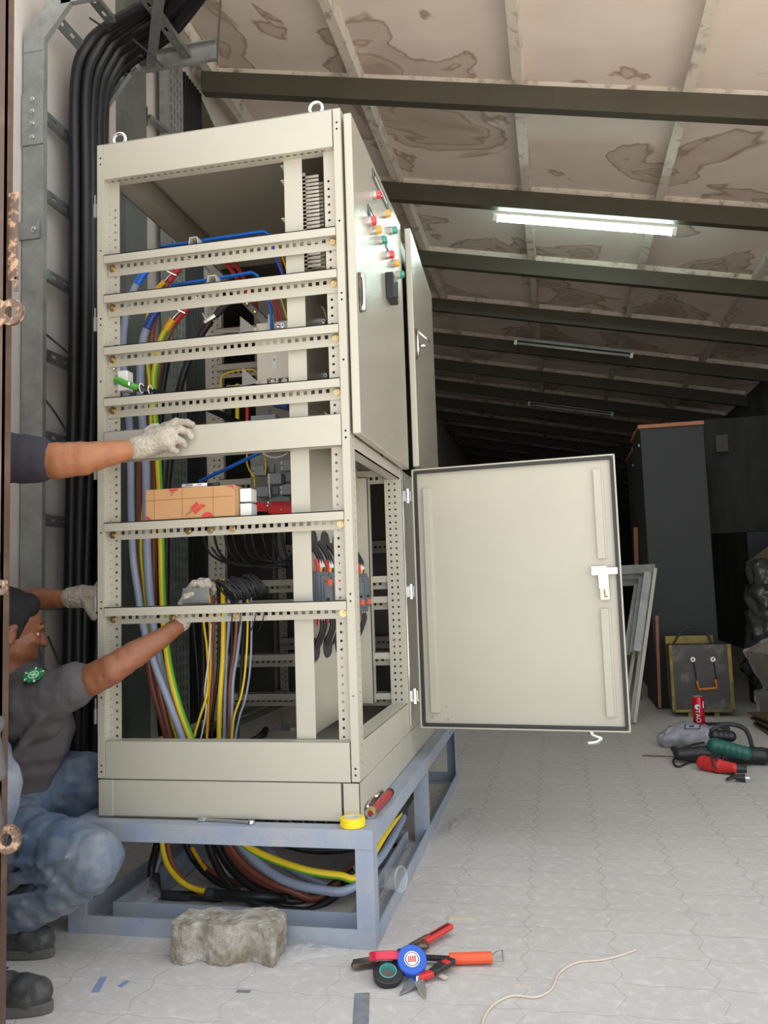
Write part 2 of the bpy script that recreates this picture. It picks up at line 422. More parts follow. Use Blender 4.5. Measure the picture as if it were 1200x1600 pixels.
trim(MB().box((WL_X, 1.16, 0), (WL_X+.05, 1.37, 3.95)), COLM)
trim(MB().bar((-1.36, 1.98, 3.80), (-1.12, 2.05, 3.2), 0.05, 0.09), BEAM)

def tube_light(x0, x1, y, lit, label):
    t = thing('fluorescent_light', label, 'light', ((x0+x1)/2, y, roof((x0+x1)/2, -.02)))
    a = V(x0, y, roof(x0, -.012)); b = V(x1, y, roof(x1, -.012))
    MB().bar(a+V(0,0,.02), b+V(0,0,.02), 0.05, 0.028).build('housing', WHITEP if lit else GALVD, t)
    d = (b-a).normalized()
    for p, q in ((a, a+d*.03), (b-d*.03, b)):
        MB().bar(p-V(0,0,.012), q-V(0,0,.012), 0.035, 0.06).build('lamp_holder', WHITEP, t)
    MB().cyl(a+d*.03-V(0,0,.022), b-d*.03-V(0,0,.022), 0.014, 14).build('tube', TUBE if lit else TUBEOFF, t, smooth=True)
    return t
tube_light(0.26, 1.46, 3.30, True, 'lit fluorescent tube light glowing under the ceiling')
tube_light(0.25, 1.45, 6.35, False, 'unlit tube light fitting, nearer of the two dark ones')
tube_light(0.29, 1.45, 9.42, False, 'unlit tube light fitting deepest in the hall')

# ------------------------------------------------------------ steel stand
ST = thing('steel_stand', 'blue-grey welded angle steel stand under the tall cream cabinet', 'stand', (-0.4, 0.85, 0))
sx0, sx1, sy0, sy1, zt = -0.858, 0.047, -0.063, 1.80, 0.308
def _L(t, a, b): return [(0,0),(.05*a,0),(.05*a,t*b),(t*a,t*b),(t*a,.05*b),(0,.05*b)]
def angle_x(x0, x1, y, z, dy, dz, t=.005):       # angle iron along x, flanges in y and z
    return MB().prism(_L(t, dy, dz), (x0, y, z), Y, Z, X*(x1-x0))
def angle_y(y0, y1, x, z, dx, dz, t=.005):
    return MB().prism(_L(t, dx, dz), (x, y0, z), X, Z, Y*(y1-y0))
def angle_z(z0, z1, x, y, dx, dy, t=.005):
    return MB().prism(_L(t, dx, dy), (x, y, z0), X, Y, Z*(z1-z0))
for y, d in ((sy0, 1), (sy1, -1)):
    angle_x(sx0, sx1, y, zt, d, -1).build('top_rail', STAND, ST)
    angle_x(sx0, sx1, y, 0.0, d, 1).build('bottom_rail', STAND, ST)
for x, d in ((sx0, 1), (sx1, -1)):
    angle_y(sy0+.05, sy1-.05, x, zt, d, -1).build('top_rail', STAND, ST)
    angle_y(sy0+.05, sy1-.05, x, 0.0, d, 1).build('bottom_rail', STAND, ST)
for x, d in ((sx0+.005, 1), (sx1-.001, -1)):
    for y, e in ((sy0+.003, 1), (0.85, 1), (sy1-.003, -1)):
        angle_z(.005, zt-.006, x, y, d, e).build('leg', STAND, ST)
angle_x(-.77, -.02, .03, 0.006, 1, 1).build('inner_rail', STAND, ST)
angle_y(.035, .80, -.765, 0.006, 1, 1).build('inner_rail', STAND, ST)
angle_y(.035, .80, -.025, 0.006, -1, 1).build('inner_rail', STAND, ST)
angle_x(-.77, -.02, .80, 0.006, -1, 1).build('inner_rail', STAND, ST)

# ------------------------------------------------------------ switchgear cabinet
Zp, Zb, Zt_ = 0.310, 0.417, 2.389        # plinth bottom, body bottom, top
CB = thing('electrical_cabinet', 'tall cream electrical cabinet open on its front and left, wired inside, on a blue-grey stand', 'cabinet', (-0.4, 0.8, Zp))
D = 1.62
# plinth
MB().box((-.795, .002, Zp), (-.055, .02, Zb-.003)).build('plinth_panel', CREAM, CB, bevel=.002)
MB().box((-.80, 0, Zp), (-.797, .06, Zb-.003)).box((-.80, 0, Zp), (-.753, .004, Zb-.003)).build('plinth_corner', CREAM, CB, bevel=.001)
MB().box((-.048, 0, Zp), (0, .004, Zb-.003)).box((-.004, 0, Zp), (0, .06, Zb-.003)).build('plinth_corner', CREAM, CB, bevel=.001)
MB().box((-.018, .06, Zp), (-.001, .80, Zb-.003)).build('plinth_panel', CREAM, CB, bevel=.002)
MB().box((-.018, .806, Zp), (-.001, D, Zb-.003)).build('plinth_panel', CREAM, CB, bevel=.002)
MB().box((-.799, .06, Zp), (-.782, D, Zb-.003)).build('plinth_panel', CREAM, CB, bevel=.002)
MB().box((-.79, D-.02, Zp), (-.01, D, Zb-.003)).build('plinth_panel', CREAM, CB)
# lower front panel, top panel, middle panel
mb = MB().box((-.777, .0, Zb), (-.026, .003, .527)).box((-.777, .0, .524), (-.026, .045, .527))
mb.build('front_panel', CREAM, CB, bevel=.0015)
mb = MB().box((-.777, .0, 2.272), (-.026, .003, Zt_-.004))
mb.sheet((-.777, .003, 2.272), X, Y, .751, .045, [(.016, [.02+.0225*i for i in range(32)], .006, .0045, False)])
mb.build('front_panel', CREAM, CB, thick=.0015)
mb = MB().box((-.777, -.004, 1.366), (-.024, 0.0, 1.460)).box((-.777, -.004, 1.366), (-.024, .03, 1.369)).box((-.777, -.004, 1.457), (-.024, .02, 1.460))
mb.build('front_panel', CREAM, CB, bevel=.001)
# posts
HZ = [(.02+.0245*i) for i in range(72)]
def post(xo, si, y, sy, z0=Zb+.002, z1=Zt_-.002):
    # outer flange 22 mm with sparse holes, stepped perforated flange 41 mm, side flange
    L = z1-z0
    m = MB()
    sp = [h for h in (.018,.036,.235,.50,.52,.73,.97,.99,1.20,1.38,1.40,1.62,1.905,1.925) if h < L-.02]
    m.sheet((xo, y, z0), Z, X*si, L, .021, [(.011, sp, .0035, .0035, True)])
    m.sheet((xo+si*.022, y+sy*.026, z0), Z, X*si, L, .040, [(.026, [h for h in HZ if h < L-.02], .0042, .0042, True), (.006, [h+.012 for h in HZ if h < L-.03], .0018, .0018, True)])
    m.sheet((xo+si*.0215, y, z0), Z, Y*sy, L, .026, [])
    m.sheet((xo, y, z0), Z, Y*sy, L, .055, [(.035, [h for h in HZ if h < L-.02], .0042, .0042, True)])
    return m.build('post', CREAM, CB, thick=.002)
post(-.80, 1, 0, 1); post(0, -1, 0, 1)
post(-.80, 1, D, -1); post(0, -1, D, -1)
# middle posts on the left and right sides (y about 0.8)
for xo, si in ((-.80, 1), (0, -1)):
    m = MB(); L = Zt_-Zb-.004
    hz = [h for h in HZ if h < L-.02]
    yq = .835 if si > 0 else .775
    m.sheet((xo, yq, Zb+.002), Z, X*si, L, .062, [(.022, hz, .0042, .0042, True), (.044, [h+.0 for h in hz], .0042, .0042, True)])
    m.sheet((xo, yq, Zb+.002), Z, Y, L, .05, [])
    m.sheet((xo, yq+.05, Zb+.002), Z, X*si, L, .05, [(.03, hz, .004, .004, True)])
    m.build('post', CREAM, CB, thick=.002)
# cross bars of the open front face
def crossbar(z1, z0, y=0.0, x0=-.776, x1=-.024, skip=(), bolts=True, name='cross_bar', yb=.022):
    m = MB(); L = x1-x0
    m.box((x0, y-.004, z1-.026), (x1, y-.001, z1))
    m.box((x0, y-.004, z1-.002), (x1, y+yb, z1))
    m.sheet((x0, y+yb, z0-.004), X, Z, L, z1-z0+.004, [((z1-z0)-.027, [.048+.0228*i for i in range(int((L-.08)/.0228)+1)], .0056, .0058, False)])
    b = m.build(name, CREAM, CB, thick=.0015)
    if bolts:
        for xx in (x0+.016, x1-.014):
            MB().lathe([(0,.012),(.004,.012),(.0045,.008),(.009,.008),(.009,.003),(.012,.003),(.012,0)], (xx, y+yb-.001, z1-.036), (0,-1,0), 12).build('bolt', ZINC, b, smooth=False)
    return b
cbars = [crossbar(*z) for z in ((2.022, 1.965), (1.894, 1.834), (1.728, 1.672), (1.566, 1.511), (1.178, 1.130), (.922, .874))]
for k_, xs in ((4, (-.51, -.44, -.37)), (5, (-.565, -.365))):
    for xx in xs:
        MB().lathe([(0,.012),(.005,.012),(.006,.006),(.010,.006),(.010,0)], (xx, .021, (1.178,.922)[k_-4]-.036), (0,-1,0), 12).build('bolt', ZINC, cbars[k_])
def hat(x, z, y0, b):
    prof = [(-.030,0),(-.015,0),(-.011,.022),(.011,.022),(.015,0),(.030,0),(.030,.002),(.016,.002),(.0125,.0245),(-.0125,.0245),(-.016,.002),(-.030,.002)]
    MB().prism(prof, (x, y0, z), X, Z, Y*.035).build('hat_rail_end', CREAM, b)
hat((-.476,.000,2.026)[0], 2.022, 0.0, cbars[0]); hat((-.417,.000,1.898)[0], 1.894, 0.0, cbars[1])
# top frame, roof
MB().box((-.80, .0, Zt_-.004), (0, D, Zt_)).build('roof_panel', INNER, CB)
MB().box((-.70, .10, 2.352), (-.10, D-.1, 2.356)).build('roof_inner_panel', INNER, CB)
for x0_, x1_ in ((-.799, -.74), (-.06, -.001)):
    m = MB(); m.box((x0_, .01, 2.30), (x1_, D-.01, 2.303))
    xs_ = x0_ if x0_ < -.5 else x1_-.003
    m.box((xs_, .01, 2.30), (xs_+.003, D-.01, Zt_-.005))
    xi = x1_-.003 if x0_ < -.5 else x0_
    m.box((xi, .01, 2.303), (xi+.003, D-.01, Zt_-.005))
    m.build('top_rail', INNER, CB)
MB().box((-.79, .775, 2.29), (-.01, .83, 2.383)).build('top_rail', CREAM, CB)
for x_ in (-.747, -.086):
    m = MB(); m.lathe([(.0,0),(.017,0),(.017,.008),(.010,.012),(.010,.02),(0,.02)], (x_, .045, Zt_), Z, 14)
    pts = [(x_+.020*math.sin(t), .045, Zt_+.036+.020*math.cos(t)) for t in [2*PI*i/16 for i in range(16)]]
    m.tube(pts, .0062, 8, closed=True)
    m.build('eyebolt', CHROME, CB, smooth=True)
# side rails, sill and floor frame
mb = MB().box((-.003, .055, Zb), (0, .80, .524)).box((-.06, .055, .521), (0, .80, .524)).build('sill_rail', CREAM, CB, bevel=.001)
MB().box((-.003, .83, Zb), (0, D, .524)).build('sill_rail', CREAM, CB)
MB().box((-.80, .055, Zb), (-.797, D, .47)).box((-.80, .055, .467), (-.74, D, .47)).build('sill_rail', CREAM, CB)
MB().box((-.05, .055, 1.362), (-.002, .80, 1.366)).box((-.005, .055, 1.362), (-.002, .80, 1.402)).box((-.05, .055, 1.362), (-.047, .80, 1.40)).build('side_rail', CREAM, CB)
m = MB(); m.box((-.78, .05, Zb+.002), (-.70, D, Zb+.006)); m.box((-.16, .05, Zb+.002), (-.01, D, Zb+.006)); m.box((-.78, .55, Zb+.002), (-.01, .77, Zb+.006)); m.box((-.45, .77, Zb+.002), (-.01, D, Zb+.006))
m.build('floor_plate', CREAM, CB)
# cross bars seen inside, at the middle frame and at the back
for p_ in ((-.630,.800,2.002), (-.633,.800,1.853), (-.067,.800,1.383), (-.080,.800,.978), (-.083,.800,.901), (-.090,.800,.691), (-.095,.800,.541)):
    crossbar(p_[2]+.022, p_[2]-.026, y=.785, x0=-.738, x1=-.062, bolts=False, name='inner_cross_bar')
for z1 in (.70, 1.15):
    crossbar(z1+.028, z1-.028, y=1.55, x0=-.76, x1=-.04, bolts=False, name='inner_cross_bar')
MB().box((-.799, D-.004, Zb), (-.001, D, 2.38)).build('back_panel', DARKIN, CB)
MB().box((-.799, .895, .47), (-.796, D-.06, 2.29)).build('side_sheet', DARKIN, CB)  # sheet added in a dark colour to keep the rear bay dark
MB().box((-.62, .90, 1.40), (-.10, .904, 2.25)).build('partition_plate', INNER, CB)
# side closing sheet on the right of the rear section (behind its doors)
MB().box((-.004, .835, .53), (0, D-.05, 1.40)).build('side_sheet', CREAM, CB)

# mounting plate standing on edge, devices on its right
PX = -.160
MB().box((PX, .05, .53), (PX+.003, .745, 2.27)).build('mounting_plate', CREAMD, CB)
MB().box((-.193, .040, .528), (-.135, .043, 2.275)).box((-.193, .043, .528), (-.190, .07, 2.275)).build('mounting_strip', CREAM, CB, bevel=.001)
MB().box((-.168, .745, .528), (-.121, .748, 1.37)).box((-.124, .745, .528), (-.121, .79, 1.37)).build('mounting_strip', CREAM, CB)
# upper doors
def door(name, y0, y1, z0, z1, xa, xb, label):
    # slab between hinge (y1) and free edge (y0), folded edges
    m = MB()
    m.add([(xa,y0,z0),(xb,y1,z0),(xb,y1,z1),(xa,y0,z1)], [(0,1,2,3)])
    d = Vector((xb-xa, y1-y0, 0)).normalized(); n = Vector((d.y, -d.x, 0))
    M = Matrix((d, n, Z)).transposed()
    c = Vector(((xa+xb)/2, (y0+y1)/2, (z0+z1)/2)) - n*.0125
    m = MB().obox(c, (Vector((xb-xa, y1-y0, 0)).length, .025, z1-z0), M)
    o = m.build(name, CREAMD, CB, bevel=.004, label=label); return o, n
dA, _ = door('door', .004, .795, 1.400, 2.372, .033, .033, 'closed upper door with lamps and a meter')
dB, nB = door('door', .835, 1.60, 1.415, 2.372, .066, .036, 'upper rear door slightly ajar')
for y_, z_, l in ((.294,2.252,LENSR),(.449,2.257,LENSY),(.571,2.249,LENSG),(.201,2.120,LENSR),(.276,2.123,LENSY),(.365,2.126,LENSG),(.493,2.126,LENSR),(.586,2.131,LENSY),(.690,2.128,LENSG)):
    lp = MB().lathe([(0,0),(.0150,0),(.0150,.012),(.0,.012)], (.0335, y_, z_), X, 16).build('pilot_lamp', ALU, dA, smooth=False)
    MB().lathe([(.0142,.012),(.0142,.022),(.011,.026),(0,.027)], (.0335, y_, z_), X, 16).build('lens', l, lp, smooth=True)
for y0_, y1_, z_ in ((.287,.547,2.326),(.198,.319,2.160),(.475,.60,2.168)):
    n_ = MB().box((.0335, y0_, z_-.016), (.036, y1_, z_+.016)).build('name_plate', BLACKP, dA)
    MB().box((.0358, y0_, z_+.013), (.0368, y1_, z_+.016)).box((.0358, y0_, z_-.016), (.0368, y1_, z_-.013)).box((.0358, y0_, z_-.016), (.0368, y0_+.003, z_+.016)).build('plate_border', ALU, n_)
    MB().box((.0358, y0_+.03, z_-.004), (.0366, y1_-.03, z_+.004)).build('engraving', WHITEP, n_)
mt = MB().box((.0335, .447, 1.955), (.062, .535, 2.047)).build('panel_meter', BLACKP, dA, bevel=.003)
MB().box((.0618, .455, 1.965), (.0632, .527, 2.038)).build('meter_glass', mat('meter glass', (.10,.13,.12), .06, coat=1), mt)
def swing(y, z0, z1, dr, x):
    h = MB().box((x, y-.010, z0), (x+.006, y+.010, z1)).build('handle', DARKSTEEL, dr, bevel=.002)
    MB().tube([(x+.012, y, z1-.006), (x+.014, y, (z0+z1)/2), (x+.012, y, z0+.006)], .006, 10).box((x+.004, y-.008, z0+.002), (x+.016, y+.008, z0+.020)).box((x+.004, y-.008, z1-.016), (x+.016, y+.008, z1-.002)).build('lever', CHROME, h, smooth=True)
swing(.040, 1.770, 1.888, dA, .0335)
hb = MB().box((.064, .862, 1.85), (.069, .884, 1.975)).build('handle', DARKSTEEL, dB, bevel=.002)
MB().tube([(.072, .873, 1.86), (.072, .873, 1.965)], .006, 10, smooth=False).tube([(.072, .873, 1.962), (.115, .905, 1.925)], .0055, 10, smooth=False).box((.07,.885,1.90),(.10,.90,1.912)).build('lever', CHROME, hb, smooth=True)
# open lower door
hx, hy = .040, .812
ex, ey = .787, .728
dd = Vector((ex-hx, ey-hy, 0)); W_ = dd.length; dd.normalize(); nn = Vector((dd.y, -dd.x, 0))   # nn looks to the camera
zo0, zo1 = .428, 1.400
OD = MB()
Md = Matrix((dd, nn, Z)).transposed()
def DP(a, z, n=0.0): return Vector((hx, hy, 0)) + dd*a + nn*n + Z*z
OD.obox(DP(W_/2, (zo0+zo1)/2, -.009), (W_, .006, zo1-zo0), Md)
for a0, a1, z0_, z1_ in ((0, .006, zo0, zo1), (W_-.006, W_, zo0, zo1), (0, W_, zo0, zo0+.006), (0, W_, zo1-.006, zo1)):
    OD.obox(DP((a0+a1)/2, (z0_+z1_)/2, -.001), (a1-a0, .020, z1_-z0_), Md)
odoor = OD.build('door', CREAM, CB, bevel=.002, label='open lower door swung out showing its inner face')
g = MB(); q = [DP(.013, zo0+.013, .0), DP(W_-.013, zo0+.013, .0), DP(W_-.013, zo1-.013, .0), DP(.013, zo1-.013, .0)]
for i in range(4): g.bar(q[i], q[(i+1)%4], .010, .012, up=nn)
g.build('gasket', RUBBER, odoor)
def stiff(a, z0_, z1_):
    m = MB(); prof = [(-.016,0),(-.016,.012),(.010,.012),(.010,.003),(.018,.003),(.018,0)]
    m.prism(prof, DP(a, z0_, -.005), dd, nn, Z*(z1_-z0_)); m.build('stiffener', CREAM, odoor, bevel=.001)
stiff(.058, .485, 1.325)
stiff(W_-.062, 1.030, 1.350)
stiff(W_-.062, .480, .855)
lk = MB().obox(DP(W_-.062, .955, .006), (.036, .020, .062), Md).build('lock', ALU, odoor, bevel=.002)
MB().obox(DP(W_-.075, .988, .012), (.054, .010, .032), Md).build('lock_cam', WHITEP, lk, bevel=.002)
MB().obox(DP(W_-.030, .986, .012), (.036, .010, .024), Md).build('lock_tongue', WHITEP, lk, bevel=.002)
m = MB(); m.obox(DP(W_-.060, .905, .006), (.032, .024, .040), Md); m.build('lock_base', IVORY, lk, bevel=.003)
m = MB()
for zz in (.968, .944): m.lathe([(0,.004),(.006,.004),(.006,0)], DP(W_-.062, zz, .016), nn, 10)
m.lathe([(0,.004),(.005,.004),(.005,0)], DP(W_-.070, .989, .017), nn, 10)
m.build('lock_screws', CHROME, lk)
m = MB().obox(DP(W_-.06, .912, .0185), (.004, .002, .02), Md).obox(DP(W_-.056, .897, .0185), (.012, .002, .004), Md); m.build('key_slot', DARKSTEEL, lk)
for a, z_ in ((.045,.468),(.045,.512),(.10,.508),(.105,.462)): MB().ball(DP(a, z_, -.006), .0035, 8).build('stud', ZINC, odoor)
for zz in (1.30, .935, .545):
    m = MB().cyl((.022, .815, zz-.028), (.022, .815, zz+.028), .009, 12).box((-.002, .805, zz-.02), (.02, .812, zz+.02)); m.obox(DP(-.004, zz, -.004), (.03,.004,.04), Md)
    m.build('hinge', CHROME, CB, smooth=False)
m = MB().tube([DP(W_-.135, zo0-.002, -.02), DP(W_-.132, .415, -.02), DP(W_-.105, .402, -.02), DP(W_-.12, .388, -.02), DP(W_-.150, .384, -.02)], .0055, 10, flat=1.6)
m.build('handle', CHROME, odoor, smooth=True)
MB().box((.003, .79, zo0+.01), (.008, .80, zo1-.01)).build('hinge_strip', CHROME, CB)
# left side small hinges of the missing left doors
for zz in (2.20, 1.83, 1.36, .955, .62):
    MB().cyl((-.815, .012, zz-.045), (-.815, .012, zz), .006, 8).cyl((-.815, .012, zz), (-.815, .012, zz+.030), .003, 8).box((-.812,.008,zz-.045),(-.80,.014,zz)).build('hinge', GALVD, CB)

# ------------------------------------------------------------ devices inside the cabinet
# motor breakers on the right face of the mounting plate
for i in range(6):
    y0_ = .095 + i*.106
    m = MB(); x_ = PX+.003
    m.box((x_, y0_, .868), (x_+.030, y0_+.094, 1.008)).box((x_+.030, y0_+.003, .885), (x_+.038, y0_+.091, .995)).box((x_+.038, y0_+.008, .905), (x_+.043, y0_+.086, .975))
    b = m.build('motor_breaker', DEVG, CB, bevel=.002)
    zz = .975 if i < 2 else .905
    MB().box((x_+.036, y0_+.040, zz-.010), (x_+.047, y0_+.075, zz+.010)).build('reset_button', ORANGE, b, bevel=.002)
    MB().cyl((x_+.040, y0_+.025, .925), (x_+.052, y0_+.025, .925), .004, 8).build('dial', BLACKP, b)
    for j, (c1, c2) in enumerate(((REDP, REDP), (WHITEP, YELP), (WHITEP, BLACKP))):
        yy = y0_+.018+j*.026
        MB().tube([(x_+.018, yy, 1.006), (x_+.020, yy, 1.030), (x_+.020, yy-.004, 1.052), (x_+.008, yy-.03, 1.085), (x_-.002, yy-.05, 1.105)], .0045, 6, mi=0).build('wire', BLACKC, b, smooth=True)
        MB().cyl((x_+.018, yy, 1.004), (x_+.020, yy, 1.026), .0062, 8).build('ferrule', c2, b)
        MB().cyl((x_+.020, yy, 1.022), (x_+.015, yy-.002, 1.046), .0064, 8).build('wire_marker', c1, b)
        MB().tube([(x_+.018, yy, .870), (x_+.026, yy, .845), (x_+.010, yy, .80), (x_-.002, yy, .775)], .0045, 6).build('wire', BLACKC, b, smooth=True)
        MB().cyl((x_+.018, yy, .872), (x_+.017, yy, .850), .0062, 8).build('ferrule', c1, b)
for i in range(3):
    yy = .12+i*.14
    for zz in (1.105, .775):
        pts = [(PX+.0035, yy-.045+.045*math.cos(t)*1.0+.045, zz+.032*math.sin(t)) for t in [2*PI*k/14 for k in range(14)]]
        MB().tube(pts, .004, 6, closed=True).build('grommet', RUBBER, CB, smooth=True)
        MB().prism([(p[1], p[2]) for p in pts], (PX+.0032, 0, 0), Y, Z, X*.0008).build('grommet_hole', INK, CB)
# slotted wiring ducts
def duct(a, b, w_, h_, up, name='wiring_duct'):
    a = Vector(a); b = Vector(b); d = (b-a); L = d.length; d.normalize(); u = Vector(up); s_ = d.cross(u)
    m = MB(); m.obox((a+b)/2, (w_, .002, L), Matrix((s_, u, d)).transposed())
    n = int(L/.0125)
    for i in range(n):
        for sg in (-1, 1):
            c = a + d*(.006+i*.0125) + s_*sg*(w_/2-.001) + u*(h_/2)
            m.obox(c, (.002, h_, .008), Matrix((s_, u, d)).transposed())
    for sg in (-1, 1):
        c = (a+b)/2 + s_*sg*(w_/2-.001) + u*.006; m.obox(c, (.002, .012, L), Matrix((s_, u, d)).transposed())
    return m.build(name, IVORY, CB)
duct((PX-.001, .06, 2.245), (PX-.001, .72, 2.245), .05, .05, (-1,0,0))
duct((PX-.001, .06, 2.075), (PX-.001, .72, 2.075), .05, .05, (-1,0,0))
duct((PX+.004, .13, 1.95), (PX+.004, .13, 2.26), .05, .055, (1,0,0))
duct((PX+.004, .16, 2.225), (PX+.004, .72, 2.225), .05, .055, (1,0,0))
duct((PX+.004, .16, 2.02), (PX+.004, .72, 2.02), .05, .055, (1,0,0))
# blue bent busbars
def bus(pts, r, m_, name='busbar', parent=None):
    return MB().tube(pts, r, 8, smooth=False, flat=.6).build(name, m_, parent or CB, smooth=True)
bus([(-.693,.220,2.131), (-.512,.220,2.136), (-.324,.220,2.139), (-.306,.220,2.126), (-.302,.260,2.074), (-.285,.300,2.003), (-.276,.320,1.933)], .0085, BLUEP)
bus([(-.647,.200,1.984), (-.494,.200,1.989), (-.362,.200,1.996), (-.342,.200,1.983), (-.330,.220,1.937), (-.318,.250,1.887), (-.319,.260,1.808)], .0085, BLUEP)
bus([(-.196,.250,1.909), (-.174,.250,1.905), (-.166,.250,1.889), (-.172,.260,1.836), (-.175,.260,1.804)], .0075, BLUEP)
bus([(-.655,.420,1.350), (-.551,.420,1.389), (-.424,.400,1.432), (-.365,.400,1.451)], .0105, BLUEP)
for pts in ([(-.583,.500,2.186), (-.539,.500,2.115), (-.491,.500,2.037), (-.474,.520,1.989)], [(-.567,.540,2.198), (-.525,.540,2.128), (-.481,.540,2.035), (-.476,.550,1.984)]):
    bus(pts, .0135, REDP)
m = MB().bar((-.629,.420,2.160), (-.319,.360,1.820), .03, .022); m.build('insulator_rail', GALV, CB)
for p in ((-.530,.380,2.050), (-.443,.360,1.955), (-.413,.355,1.921)):
    MB().ball(p, .008, 8).build('bolt', ZINC, CB)
# moulded case breaker, ivory
a = (-.389,.300,1.641); b = (-.236,.300,1.628); c_ = (-.231,.300,1.829); e_ = (-.163,.300,1.648)
z0_, z1_ = a[2], c_[2]
m = MB(); m.box((a[0], .30, z0_+.022), (e_[0], .42, z1_+.03)).box((a[0], .298, z0_), (a[0]+.036, .42, z0_+.024)).box((a[0]+.066, .298, z0_+.003), (a[0]+.075, .42, z0_+.024)).box((e_[0]-.034, .297, z0_+.012), (e_[0], .42, z0_+.03))
br = m.build('moulded_breaker', IVORY, CB, bevel=.003)
m = MB()
for k in range(2): m.cyl((a[0]+.052+k*.042, .305, z0_+.012), (a[0]+.052+k*.042, .34, z0_+.012), .011, 10)
m.build('terminals', ALU, br)
lb = MB().box((a[0]+.055, .2985, z0_+.055), (a[0]+.070, .2998, z0_+.100)).build('paper_label', WHITEP, br)
text('lettering', 'S3', .010, (a[0]+.0625, .298, z0_+.086), (0,0,-1), X, INK, lb)
lb = MB().box((e_[0]-.038, .2985, z0_+.060), (e_[0]-.030, .2998, z0_+.100)).build('paper_label', WHITEP, br)
MB().box((e_[0]-.036, .2978, z0_+.068), (e_[0]-.032, .2985, z0_+.082)).build('print', INK, lb)
def tri(p0, p1, p2, p3):
    m = MB(); P = [Vector(p) for p in (p0, p1, p2)]; d = V(0,.004,0)
    m.add(P+[p+d for p in P], [(0,1,2),(5,4,3),(0,3,4,1),(1,4,5,2),(2,5,3,0)])
    m.bar(p0, p3, .03, .003); m.build('bracket', ALU, CB)
tri((-.443,.290,1.829), (-.442,.290,1.887), (-.381,.290,1.832), (-.496,.290,1.832))
tri((-.439,.290,1.645), (-.438,.290,1.709), (-.380,.290,1.651), (-.490,.290,1.645))
MB().ball((-.384,.280,1.831), .009, 8).build('bolt', IVORY, CB)
MB().ball((-.379,.280,1.649), .008, 8).build('bolt', IVORY, CB)
# terminals with bolts beside the strip
for p, q in (((-.333,.280,1.877), (-.335,.280,1.815)), ((-.320,.280,1.875), (-.321,.280,1.814)), ((-.192,.300,1.869), (-.193,.300,1.825))):
    MB().bar(p, q, .008, .012, up=(0,1,0)).build('terminal_bar', ALU, CB)
for p in ((-.302,.270,1.833), (-.286,.270,1.831), (-.171,.300,1.840), (-.153,.300,1.841), (-.177,.330,1.672), (-.160,.330,1.666), (-.342,.310,1.662)):
    MB().lathe([(0,.014),(.005,.014),(.006,.006),(.010,.006),(.010,0)], p, (0,-1,0), 8).build('bolt', CHROME, CB)
# wiring next to the strip
for col_, pts in ((REDP, [(-.345,.350,2.175), (-.323,.350,2.108), (-.297,.350,2.023)]), (YELC, [(-.335,.360,2.178), (-.313,.360,2.115), (-.287,.360,2.034)]),
                  (REDP, [(-.329,.320,1.979), (-.310,.300,1.919), (-.291,.280,1.855)]), (YELC, [(-.327,.340,1.990), (-.306,.330,1.940), (-.283,.310,1.870)]), (REDP, [(-.345,.330,1.962), (-.328,.330,1.910), (-.308,.310,1.855)]),
                  (WHITEP, [(-.211,.300,1.902), (-.179,.280,1.881), (-.154,.300,1.891), (-.150,.330,1.856)]), (BROWNC, [(-.220,.330,1.922), (-.182,.330,1.904), (-.160,.350,1.875)]),
                  (YELC, [(-.587,.460,1.677), (-.584,.460,1.728), (-.544,.460,1.746), (-.471,.460,1.747), (-.442,.460,1.730)]),
                  (YELC, [(-.481,.440,1.461), (-.484,.440,1.404), (-.454,.420,1.354)]), (IVORY, [(-.412,.400,1.432), (-.377,.380,1.413), (-.345,.380,1.411), (-.319,.400,1.425)]),
                  (YELC, [(-.414,.420,1.435), (-.408,.420,1.396), (-.411,.420,1.358)]), (IVORY, [(-.397,.420,1.362), (-.396,.420,1.306), (-.394,.420,1.276)]), (YELC, [(-.455,.430,1.362), (-.454,.430,1.317)]),
                  (WHITEP, [(-.211,.300,1.574), (-.180,.290,1.553), (-.155,.300,1.533), (-.134,.320,1.521)]), (BROWNC, [(-.214,.340,1.583), (-.183,.340,1.555), (-.145,.360,1.538)]),
                  (BLUEP, [(-.381,.400,1.582), (-.379,.400,1.560), (-.379,.400,1.526)]), (YELC, [(-.226,.360,1.549), (-.187,.350,1.540), (-.143,.350,1.530)])):
    MB().tube(pts, .0032, 6).build('wire', col_, CB, smooth=True)
MB().bar((-.373,.420,1.607), (-.317,.420,1.588), .05, .02).build('terminal_cover', BLUED, CB, bevel=.002)
for pts in ([(-.505,.480,1.632), (-.488,.460,1.603), (-.490,.460,1.511)], [(-.237,.400,1.567), (-.146,.400,1.564)]):
    MB().tube(pts, .007, 6).build('wire', REDP, CB, smooth=True)
MB().bar((-.539,.500,1.710), (-.542,.500,1.550), .012, .008, up=(0,1,0)).build('wire', YELC, CB)
MB().bar((-.571,.500,1.713), (-.574,.500,1.552), .018, .01, up=(0,1,0)).build('wire', BLACKC, CB)
m = MB(); p = Vector((-.377,.220,1.498)); m.box((p.x, .20, p.z-.02), (p.x+.085, .26, p.z+.022)); m.build('terminal_cover', RELAY, CB, bevel=.003)
